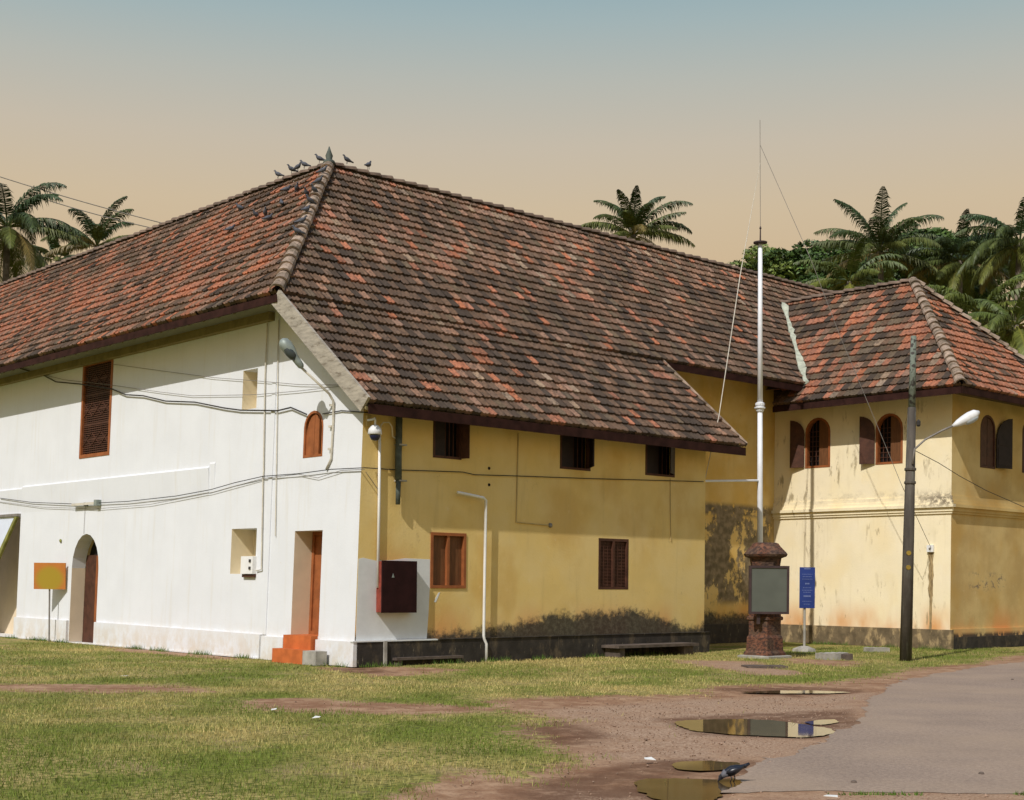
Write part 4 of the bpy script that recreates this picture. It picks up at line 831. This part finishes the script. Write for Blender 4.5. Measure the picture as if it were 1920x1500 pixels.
# slabs at the foot of the annex
t = thing('stone_bench', 'low stone slab bench against the black plinth under the annex', 'bench', YE.P(7.2, 0, .4)); a0 = YE.at(1170, 1240, .5)[0]; a1 = YE.at(1303, 1240, .5)[0]
MB().box(YE, a0-.3, a1, .20, .26, .10, .62).build('slab', M['slabm'], t)
for k in (a0-.2, (a0+a1)/2+.75, a1-.30): MB().box(YE, k, k+.16, 0, .20, .12, .56).build('support', M['slabm'], t)
a0 = YE.at(742, 1248, .2)[0]; a1 = YE.at(868, 1248, .2)[0]
t = thing('step_slab', 'long flat stone slab lying at the foot of the black plinth', 'slab', YE.P(1.6, 0, .3)); MB().box(YE, a0, a1, .10, .15, .095, .22).build('slab', M['slabm'], t)
for a in (a0+.05, a1-.15): MB().box(YE, a, a+.1, -.01, .10, .10, .20).build('support', M['slabm'], t)
one('post_stub', MB().box(YE, .62, .69, -.01, .47, .095, .13), M['cement'], 'thin grey strip standing against the black plinth', 'post')
def block(px, py, w_, d__, h, rot, label, m='cement'):
    p = G(px, py); f = Fr(p, Vector((cos(rot), sin(rot), 0)), Vector((sin(rot), -cos(rot), 0))); mb = MB()
    k = 9; pts = [(-w_/2+w_*i/k, h*(1+.10*random.uniform(-1, 1))) for i in range(k+1)]; mb.prism(f, [(-w_/2, -.02), (w_/2, -.02)]+pts[::-1], -d__, 0)
    return one('stone_block', mb, M[m], label, 'stone block', 'stone blocks on the grass')
block(1568, 1236, .62, .35, .13, .35, 'grey stone block lying on the grass right of the pillar', 'cement')
block(1594, 1237, .14, .30, .12, .35, 'small dark stone end beside the grey block', 'slabm')
block(1650, 1222, .55, .3, .10, .3, 'pale stone block half hidden left of the utility pole', 'cement')
block(1440, 1252, .8, .5, .03, .1, 'thin broken paving slab in front of the pillar', 'slabm')
# orange sign
p = G(92, 1203); t = thing('sign_board', 'orange board with yellow oval on a thin post left of arched doorway', 'sign', p)
MB().tube([p, p+Z*2.0], .022, 8).build('post', M['greycable'], t); c = atY(93.5, 1080, p.y-.05); f = Fr(c, Vector((.985, -.17, 0)).normalized(), Vector((-.17, -.985, 0)).normalized())
MB().box(f, -.43, .43, -.335, .335, -.015, .015).build('board', M['signorange'], t)
# pillar with notice board
s_ = .52; pc = G(1438, 1234)+(d1+d2)*s_/2; q2 = sqrt(.5)
t = thing('brick_pillar', 'short red laterite pillar with eight sided cap carrying a notice board', 'pillar', pc); k = 84.
def prof4(l): return [(w_*q2, h) for w_, h in l]
MB().lathe(pc, prof4([(.66, -.02), (.66, .10), (.58, .16), (.56, .44), (.50, .50), (.50, .82), (.57, .84), (.57, .90), (.50, .92), (.50, 2.02)]), 4, Z, d1).build('shaft', M['laterite'], t)
MB().lathe(pc, [(.33, 2.02), (.36, 2.20), (.47, 2.24), (.50, 2.29), (.47, 2.33), (.34, 2.46), (.29, 2.53), (.24, 2.55)], 8, Z, d1).build('cap', M['laterite'], t)
MB().lathe(pc, prof4([(.85, -.02), (.85, .035), (.78, .05)]), 4, Z, d1).build('footing', M['cement'], t)
c = atY(1442, 1106, pc.y-.42); c = c+Vector((0, 0, 0)); f = Fr(c, Vector((.995, .10, 0)).normalized(), Vector((.10, -.995, 0)).normalized())
n_ = thing('notice_board', 'square grey green board in dark frame fixed to the red pillar', 'notice board', c)
MB().box(f, -.42, .42, -.49, .49, -.03, .0).build('panel', M['board'], n_); 
m_ = MB(); m_.box(f, -.45, -.40, -.53, .53, -.05, .02); m_.box(f, .40, .45, -.53, .53, -.05, .02); m_.box(f, -.40, .40, -.53, -.48, -.05, .02); m_.box(f, -.40, .40, .48, .53, -.05, .02); m_.build('board_frame', M['boardframe'], n_)
m_ = MB(); m_.box(f, -.25, -.18, -.75, .48, -.12, -.05); m_.box(f, .18, .25, -.5, .48, -.16, -.05); m_.build('brace', M['boardframe'], n_)
# blue sign
p = G(1508, 1221); t = thing('information_sign', 'narrow dark blue sign with white lettering on a grey post beside the pillar', 'sign', p)
MB().tube([p, p+Z*1.3, p+Vector((.02, 0, 1.9))], .03, 8).build('post', M['cement'], t); MB().lathe(p, [(.30, -.02), (.28, .06), (.12, .12), (.06, .13)], 7).build('base', M['cement'], t)
c = atY(1513.5, 1102, p.y-.05); f = Fr(c, Vector((.99, -.12, 0)).normalized(), Vector((-.12, -.99, 0)).normalized()); bd = MB().box(f, -.185, .185, -.50, .50, -.01, .01).build('board', M['blue'], t)
lt = MB(); random.seed(3)
for z0, wd, hh in ((.465, .075, .030), (.10, .05, .034), (-.205, .085, .036)):
    x = -wd
    while x < wd: lw = random.uniform(.012, .026); lt.box(f, x, min(wd, x+lw), z0-hh/2, z0+hh/2, .010, .013); x += lw+.006
for z0, wd in ((.33, .12), (.27, .11), (.21, .12), (.0, .10), (-.06, .12), (-.11, .09), (-.33, .11), (-.40, .08)):
    x = -wd
    while x < wd: lw = random.uniform(.01, .03); lt.box(f, x, min(wd, x+lw), z0-.006, z0+.006, .010, .0125); x += lw+.012
sub(lt, 'lettering', mat('faded_lettering', (.16, .20, .38), .6), bd)
# flagpole with stay and guys
FY = 34.9; bx = atY(1425, 1225, FY).x; base = Vector((bx, FY, 0)); zt = lambda y: atY(1425, y, FY).z
t = thing('flagpole', 'tall white flagpole with round disc top rising behind the red pillar', 'flagpole', base)
MB().tube([base, Vector((atY(1425, 900, FY).x, FY, zt(900))), Vector((atY(1425, 757, FY).x, FY, zt(757)))], [.075, .07, .062], 12).build('lower_mast', M['flagwhite'], t, True)
p1 = Vector((atY(1425, 757, FY).x, FY, zt(757))); p2 = Vector((atY(1425.5, 456, FY).x, FY, zt(456)))
MB().tube([p1, p2], [.068, .052], 12).build('upper_mast', M['flagwhite'], t, True); MB().lathe(p1-Z*.12, [(.07, -.1), (.10, -.06), (.10, -.02), (.14, .0), (.14, .03), (.09, .05), (.12, .08), (.12, .13), (.07, .16)], 14).build('collar', M['lampwhite'], t)
MB().lathe(p2, [(.05, -.02), (.175, .0), (.175, .03), (.05, .045), (.02, .06), (.015, .35), (.03, .37), (.015, .42)], 14).build('top_disc', M['boardframe'], t)
ptop = Vector((atY(1425, 225, FY).x, FY, zt(225))); MB().tube([p2+Z*.3, ptop], .007, 5).build('lightning_rod', M['greycable'], t)
one('stay_bar', MB().tube([YE.pt(1319, 902, -.03), Vector((atY(1423, 901, FY).x, FY, zt(901)))], .028, 8), M['flagwhite'], 'white horizontal bar tying the flagpole to the annex corner', 'bar')
one('guy_wire', MB().tube([ptop.lerp(p2, .35), Vector((atY(1388, 515, 34.2).x, 34.2, atY(1388, 515, 34.2).z)), atY(1348, 780, 33.3), YE.pt(1322, 898, -.1)], [.005, .012, .012, .010], 5), M['conduit'], 'slack pale rope from the flagpole top to the annex', 'rope', 'guy wires')
ins = WL.pt(1746, 1028, .06)
one('guy_wire', MB().tube([ptop.lerp(p2, .2), atY(1520, 485, 34), atY(1575, 630, 34), atY(1630, 762, 34), atY(1690, 908, 34.2), ins], .007, 5), M['greycable'], 'thin wire from the flagpole top down to the white insulator', 'wire', 'guy wires')
t = thing('insulator', 'small white insulator box on the pale wing wall right of the pole', 'insulator', ins); r = WL.rect(1740, 1022, 1752, 1035)
MB().box(WL, r[0], r[1], r[2], r[3], 0, .07).build('box', M['pvc'], t); MB().lathe(WL.P((r[0]+r[1])/2, (r[2]+r[3])/2, .07), [(.03, 0), (.02, .03)], 8, WL.n).build('knob', M['greycable'], t)
m_ = MB(); a, zt_ = WL.at(1746, 1036); _, zb = WL.at(1746, 1190); L1, L2 = [], []
for i in range(26): zz = zt_+(zb-zt_)*i/25; wv = (.065 if i < 14 else .035)*(1+.5*noise.noise(Vector((i*.5, 0, 0)))); o_ = .02*noise.noise(Vector((i*.4, 5, 0))); L1.append((a-wv+o_, zz)); L2.append((a+wv+o_, zz))
m_.prism(WL, L1+L2[::-1], 0, .006); m_.build('cable_stain', mat('brown_wall_stain', (.33, .24, .12), .9, .5, 9, stretch=(2, 2, .6)), wing)
# utility pole
base = G(1698, 1239); top = atY(1713, 630, base.y); t = thing('utility_pole', 'dark leaning utility pole at the edge of the road in front of the wing', 'utility pole', base)
md = base.lerp(top, .78); MB().tube([base-Z*.05, base.lerp(top, .4), md], [.130, .115, .088], 12).build('pole', M['pole'], t, True); MB().tube([md, top], [.078, .060], 12).build('pole_top', M['polegreen'], t, True)
for y in (845+35, 845+60): 
    q = (base.z+0, 0); zz = atY(1706, y, base.y).z; kf = zz/top.z; MB().lathe(base.lerp(top, kf), [(.118, -.03), (.128, -.02), (.128, .02), (.118, .03)], 12).build('iron_band', M['pole'], t)
for x, y in ((1699, 1037), (1700, 1064)):
    zz = atY(x, y, base.y).z; c = base.lerp(top, zz/top.z); MB().lathe(c+Vector((-.02, -.105, 0)), [(.055, 0), (.05, .02)], 10, Vector((0, -1, 0))).build('paint_mark', M['yspot'], t)
yy = base.y-.12
ap = [atY(1711, 870, yy), atY(1715, 842, yy), atY(1735, 824, yy), atY(1765, 808, yy), atY(1792, 796, yy)]
t = thing('street_lamp', 'white street lamp on a rusty arm sticking out from the utility pole', 'street lamp', ap[0])
MB().tube(ap, .022, 8).build('arm', M['greycable'], t, True); A_, B_ = atY(1786, 799, yy), atY(1836, 772, yy)
MB().tube([A_.lerp(B_, k) for k in (0, .1, .2, .4, .65, .85, 1)], [.03, .05, .075, .10, .115, .10, .03], 12).build('lamp_head', M['lampwhite'], t, True)
MB().tube([A_.lerp(B_, k)-Z*.06 for k in (.42, .5, .7, .88, .95)], [.03, .08, .10, .08, .03], 12).build('lens', M['lens'], t, True)
one('pole_bracket', MB().lathe(atY(1722, 793, base.y-.05), [(.02, -.08), (.045, -.05), (.045, .03), (.02, .07)], 8), M['cable'], 'small black insulator hanging beside the utility pole top', 'insulator')
one('cable', MB().tube([atY(1716, 845, base.y), atY(1760, 868, 31), atY(1800, 893, 31.5), atY(1850, 920, 32), atY(1930, 955, 33), atY(2000, 980, 34)], .008, 5), M['cable'], 'thin wire from utility pole towards the right edge', 'cable')
# overhead wires behind the palace
one('overhead_wire', MB().tube(sag(atY(-60, 312, 62), atY(420, 446, 62), .15), .022, 5), M['greycable'], 'upper of two overhead wires behind the left roof ridge', 'wire', 'overhead wires')
one('overhead_wire', MB().tube(sag(atY(60, 366, 62), atY(380, 446, 62), .15), .022, 5), M['greycable'], 'lower of two overhead wires behind the left roof ridge', 'wire', 'overhead wires')
# litter
for k, (x, y, l) in enumerate(((512, 1331, 'white paper scrap on the grass near the middle'), (597, 1346, 'flat white paper scrap right of the middle lawn'), (233, 1268, 'tiny white scrap on the grass in front of the arched doorway'), (1557, 1494, 'white scrap at the near edge of the road'), (1218, 1424, 'white scrap on the mud above the nearest puddle'))):
    p = G(x, y, .03); s = .035; q = [p+Vector((random.uniform(-1, 1)*s+dx, random.uniform(-1, 1)*s*.6+dy, random.uniform(0, .02))) for dx, dy in ((-.04, -.03), (.04, -.03), (.05, .03), (-.03, .04))]
    one('paper_scrap', MB().slab(q, .004), M['litter'], l, 'litter', 'paper scraps on the ground')
for k, (x, y, l) in enumerate(((1601, 1468, 'small dark pebble on the asphalt near the crow'), (1898, 1275, 'dark pebble on the asphalt at the right edge'), (1840, 1452, 'small stone on the asphalt low on the right'))):
    one('pebble', MB().lathe(G(x, y), [(.012, 0), (.026, .006), (.022, .018), (.008, .024)], 7), M['slabm'], l, 'pebble', 'pebbles on the road')

# ------------------------------------------------------------ birds
def bird_body(spine, rad, flat=1.):
    return MB().tube(spine, rad, 10)
def flip(p, c, e): d = p-c; return c+e*d.x+Z*d.z
fp = G(1371, 1467); kx = fp.y/F
def cr(x, y, dy=0.): return fp+Vector(((x-1371)*kx, dy, (1467-y)*kx))
t = thing('crow', 'black crow bending down to drink at the puddle edge', 'crow', fp)
bd = MB().tube([cr(1345, 1467), cr(1348, 1463), cr(1351, 1458), cr(1356, 1453), cr(1363, 1449), cr(1372, 1445), cr(1382, 1441), cr(1390, 1438), cr(1398, 1435), cr(1405, 1431)], [.002, .009, .021, .024, .036, .044, .034, .020, .016, .010], 10)
for dx, dy in ((-3, -.02), (5, .025)):
    bd.tube([cr(1372+dx, 1452, dy), cr(1374+dx, 1460, dy), cr(1371+dx, 1467, dy)], .005, 5); bd.tube([cr(1371+dx, 1467, dy), cr(1365+dx, 1467.5, dy)], .004, 5); bd.tube([cr(1371+dx, 1467, dy), cr(1367+dx, 1469, dy-.015)], .004, 5)
bd.build('body', M['crow'], t, True)
for dy in (-.034, .034): MB().tube([cr(1361, 1449, dy*.7), cr(1370, 1445, dy*1.1), cr(1384, 1440, dy), cr(1396, 1435, dy*.4)], [.012, .026, .020, .004], 8).build('wing', M['crow'], t, True)
MB().tube([cr(1353.5, 1456), cr(1357, 1452.5), cr(1362, 1449)], [.0225, .028, .037], 10).build('neck_feathers', M['crowgrey'], t, True)
def pigeon_mesh():
    m = MB(); P = lambda x, z: Vector((x, 0, z))
    m.tube([P(.155, .235), P(.135, .24), P(.115, .245), P(.09, .225), P(.075, .185), P(.04, .15), P(-.02, .125), P(-.08, .105), P(-.13, .09), P(-.20, .07)], [.003, .012, .026, .024, .036, .060, .062, .042, .026, .018], 8)
    for s in (-.02, .02): m.tube([P(0, .08)+Vector((0, s, 0)), P(.01, 0)+Vector((0, s, 0))], .006, 4)
    return m
p0_ = None; nL = (d1.cross(SL)).normalized(); nR = d2.cross(SR).normalized()
spots = []
for k, (x, y, dy) in enumerate(((522, 347, 0), (545, 340, 0), (554, 338, 0), (565, 335, 0), (592, 326, 0))): spots.append((x, y, 'L', ('first', 'second', 'third', 'fourth', 'fifth')[k]+' pigeon from the left on the ridge left of the finial', 1.0))
spots += [(655, 327, 'R', 'pigeon on the ridge just right of the finial', 1.), (694, 336, 'R', 'upright pigeon alone on the ridge right of the others', 1.1)]
for x, y, l in ((450, 400, 'leftmost pigeon on the orange slope'), (480, 414, 'pigeon on the orange slope right below the leftmost one'), (497, 410, 'pigeon of a close pair on the orange slope, upper one'), (503, 420, 'pigeon of a close pair on the orange slope, lower one'), (528, 392, 'pigeon on the orange slope near the hip, mid height'), (537, 366, 'pigeon on the orange slope just below the ridge row'), (556, 364, 'pigeon right of the one below the ridge row'), (575, 374, 'pigeon on the orange slope closest to the hip tiles'), (432, 440, 'lowest pigeon on the orange slope')): spots.append((x, y, 'L', l, 1.))
for k, (x, y) in enumerate(((601, 345), (590, 368), (580, 388), (569, 410), (561, 428), (551, 450), (544, 470))): spots.append((x, y, 'H', ('topmost', 'second', 'third', 'fourth', 'fifth', 'sixth', 'lowest')[k]+' pigeon counted down the hip tiles', 1.))
random.seed(11)
for x, y, w_, l, sc_ in spots:
    if w_ == 'L': p = hit(x, y, UVZ(EU, EV, EZ), nL)
    elif w_ == 'R': p = UVZ(PU, PV, PZ)+d2*max(.1, (hit(x, y, UVZ(EU, EV, EZ), nR)-UVZ(PU, PV, PZ)).dot(d2))
    else: 
        q0, q1 = UVZ(EU, EV, EZ), UVZ(PU, PV, PZ); kk = (y-548)/(312-548.); p = q0.lerp(q1, kk*.97+.02)
    if y < 350 and w_ == 'L': p = UVZ(PU, PV, PZ)+d1*((p-UVZ(PU, PV, PZ)).dot(d1))
    p = p+Z*(.17 if (w_ != 'L' or y < 350) else .04)
    if p0_ is None: o = p0_ = pigeon_mesh().build('pigeon', M['pigeon'], None, True)
    else: o = p0_.copy(); sc.collection.objects.link(o)
    o.location = p; o.rotation_euler = (0, 0, random.uniform(0, 2*pi)); o.scale = (sc_*.82,)*3; tag(o, 'grey '+l, 'pigeon', 'pigeons on the palace roof')

# ------------------------------------------------------------ trees
def frond_geo(V, Fc, Cc, o, az, el, L_, droop, col, nl=60, wid=.026, ll=.23, hang=.75):
    d = np.array([cos(az), sin(az), 0.]); side = np.array([-sin(az), cos(az), 0.]); n = 14; pts = []; e = el; p = np.array(o, float); pts.append(p.copy()); tg = []
    for i in range(n):
        t = d*cos(e)+np.array([0, 0, 1.])*sin(e); tg.append(t); p = p+t*L_/n; pts.append(p.copy()); e -= droop*(0.35+1.3*i/n)/n
    tg.append(tg[-1]); pts = np.array(pts); tg = np.array(tg)
    b = len(V)
    for i in range(n+1):   # rachis as thin flat ribbon pair
        w_ = .035*(1-i/(n+.5))+.006; V.append(pts[i]+side*w_); V.append(pts[i]-side*w_); V.append(pts[i]-np.array([0, 0, w_*1.3])); Cc += [(col[0]*1.25, col[1]*1.1, col[2], 1)]*3
        if i: q = b+3*(i-1); Fc += [(q, q+1, q+4, q+3), (q+1, q+2, q+5, q+4), (q+2, q, q+3, q+5)]
    for s in (-1, 1):
        for k in range(nl):
            u = .16+.83*(k+random.random()*.5)/nl; x = u*n; i = min(n-1, int(x)); f = x-i; c0 = pts[i]*(1-f)+pts[i+1]*f; t = tg[i]
            l = L_*ll*(sin(pi*min(1, u*.86+.12))**.7)*random.uniform(.8, 1.1); fw = .5+.7*u; dn = hang*random.uniform(.6, 1.4)
            dr = side*s*1.0+t*fw; dr = dr/np.linalg.norm(dr); tip1 = c0+dr*l*.5-np.array([0, 0, 1])*l*dn*.18; tip2 = c0+dr*l*(.9-.25*dn)-np.array([0, 0, 1])*l*dn*.75
            w_ = wid*random.uniform(.8, 1.3); br = random.uniform(.7, 1.35); cc = (col[0]*br, col[1]*br, col[2]*br, 1); b = len(V); wv = t*w_
            V += [c0-wv*.6, c0+wv*.6, tip1+wv, tip1-wv, tip2]; Cc += [cc]*5; Fc += [(b, b+1, b+2, b+3), (b+3, b+2, b+4)]
def palm(px, py, D, L_, seed, label, nf=24, tint=0, low=-.5, dk=1., up=1.2):
    random.seed(seed); c = atY(px, py, D); base = Vector((c.x+random.uniform(-1.2, 1.2), D+random.uniform(-.5, .5), 0)); t = thing('palm_tree', label, 'palm tree', base, 'coconut palms behind the palace')
    md = base.lerp(c, .5)+Vector((random.uniform(-.4, .4), 0, 0)); MB().tube([base-Z*.2, base.lerp(c, .05), base.lerp(md, .5), md, md.lerp(c, .5), c], [.26, .19, .165, .15, .14, .13], 10).build('trunk', M['trunk'], t, True)
    V, Fc, Cc = [], [], []
    for i in range(nf):
        k = i/(nf-1); az = i*2.399+random.uniform(-.3, .3); el = up-(up-low)*k**.8+random.uniform(-.22, .18)
        g = max(0, min(1, k*1.1-.1+random.uniform(-.15, .15))); col = (.040+.085*g+max(0, tint)*.05, .070+.065*g+max(0, tint)*.05, .024+.004*g)
        if k > .85 and random.random() < .5: col = (.17, .13, .04)
        frond_geo(V, Fc, Cc, c, az, el, L_*random.uniform(.85, 1.1), random.uniform(.9, 1.6)*(1.15 if k < .5 else .9)*dk, col)
    m = MB(); m.v = [tuple(x) for x in V]; m.f = Fc; m.uv = [(0, 0)]*len(V); m.c = Cc; m.build('crown', M['palm'], t)
    n = MB()
    for i in range(7): q = i*2*pi/7; n.lathe(c+Vector((cos(q)*.22, sin(q)*.22, -.3)), [(.02, -.13), (.10, -.08), (.13, 0), (.10, .09), (.03, .13)], 7)
    sub_ = n.build('coconuts', mat('coconut_husk', (.13, .12, .035), .7, .2), t)
def broad(px, py, D, rx, rz, seed, label, nclump=46, col=(.045, .085, .022)):
    col = (col[0]*1.5, col[1]*1.3, col[2])
    random.seed(seed); r_ = np.random.default_rng(seed); c = atY(px, py, D); base = Vector((c.x, D, 0)); t = thing('leafy_tree', label, 'tree', base, 'leafy trees behind the palace')
    tr = MB().tube([base-Z*.2, base.lerp(c, .4), base.lerp(c, .8), c], [.4, .3, .22, .1], 9); cl = []
    for i in range(nclump):
        th = random.uniform(0, 2*pi); ph = random.uniform(-.5, 1.4); rr = random.uniform(.45, 1.0); q = np.array([c.x+cos(th)*cos(ph)*rx*rr, D+sin(th)*cos(ph)*rx*rr, c.z+sin(ph)*rz*rr]); cl.append((q, random.uniform(.45, 1.0)))
        if i % 4 == 0: tr.tube([base.lerp(c, .75), Vector(q).lerp(c, .4), Vector(q)], [.12, .07, .02], 5)
    tr.build('trunk', M['bark'], t)
    VV, CCc = [], []
    for q, sz in cl:
        k = int(330*sz); dr = r_.normal(size=(k, 3)); dr /= np.linalg.norm(dr, axis=1)[:, None]; rad = sz*r_.uniform(.55, 1, k)**.5; ctr = q+dr*rad[:, None]*np.array([1.1, 1.1, .62])
        a = r_.normal(size=(k, 3)); a[:, 2] *= .5; a /= np.linalg.norm(a, axis=1)[:, None]; b = np.cross(a, dr+r_.normal(size=(k, 3))*.4); b /= np.linalg.norm(b, axis=1)[:, None]+1e-9
        s = r_.uniform(.07, .15, k)[:, None]; VV.append(np.stack([ctr-a*s*1.4, ctr-b*s*.6, ctr+a*s*1.4, ctr+b*s*.6], 1)); br = random.uniform(.65, 1.35)
        cc = np.array(col)*br*r_.uniform(.6, 1.5, k)[:, None]; CCc.append(np.repeat(np.concatenate([cc, np.ones((k, 1))], 1), 4, 0))
    VV = np.concatenate(VV).reshape(-1, 3); m = MB(); m.v = VV.tolist(); m.f = np.arange(len(VV)).reshape(-1, 4).tolist(); m.uv = [(0, 0)]*len(VV); m.c = np.concatenate(CCc); m.build('crown', M['leaf'], t)
palm(14, 425, 58, 3.4, 1, 'large coconut palm at the left edge behind the roof', 36, low=-.7, dk=1.1)
palm(182, 462, 66, 2.9, 2, 'smaller coconut palm showing above the left roof slope', 18, low=.1, up=1.3)
palm(108, 490, 70, 2.4, 12, 'low coconut palm between the two left palms', 12, low=.2, up=1.2)
palm(1188, 440, 66, 3.1, 3, 'lone coconut palm above the middle of the main ridge',  26, low=.0, up=1.4, dk=.95)
palm(1650, 472, 66, 3.5, 5, 'tallest coconut palm right of the flagpole', 30, low=-.3, up=1.4, dk=.9)
palm(1592, 528, 60, 2.8, 6, 'low coconut palm above the wing ridge', 20, tint=.6)
palm(1800, 490, 66, 3.2, 7, 'coconut palm above the right hip of the wing', 30, low=-.4, up=1.35, dk=.95)
palm(1838, 588, 52, 2.9, 8, 'bright yellow green palm close behind the wing hip', 26, tint=1.2, low=-.7)
palm(1912, 455, 62, 3.2, 9, 'coconut palm cut by the right edge of the picture', 30, low=-.5, dk=1.1)
palm(1905, 610, 50, 2.8, 10, 'low palm at the right edge behind the orange roof', 22, tint=.8, low=-.6)
broad(1440, 522, 82, 2.6, 1.5, 21, 'small leafy tree directly behind the flagpole', 30, (.07, .11, .03))
broad(1535, 525, 80, 3.0, 2.0, 22, 'dark leafy tree right of the flagpole', 50, (.035, .075, .02))
broad(1585, 520, 84, 2.6, 1.6, 26, 'dark leafy tree left of the tallest right palm', 40, (.03, .065, .018))
broad(1735, 500, 76, 2.6, 1.9, 23, 'dark rounded leafy tree between the two tall right palms', 50, (.035, .07, .02))
broad(1700, 540, 78, 3.2, 2.0, 27, 'leafy tree low behind the peak of the wing roof', 50, (.035, .07, .02))
broad(1860, 515, 82, 3.4, 2.2, 24, 'leafy tree behind the right edge palms', 55, (.035, .07, .02))
broad(1790, 570, 70, 2.4, 1.6, 25, 'low leafy tree just behind the wing hip', 40, (.04, .08, .022))
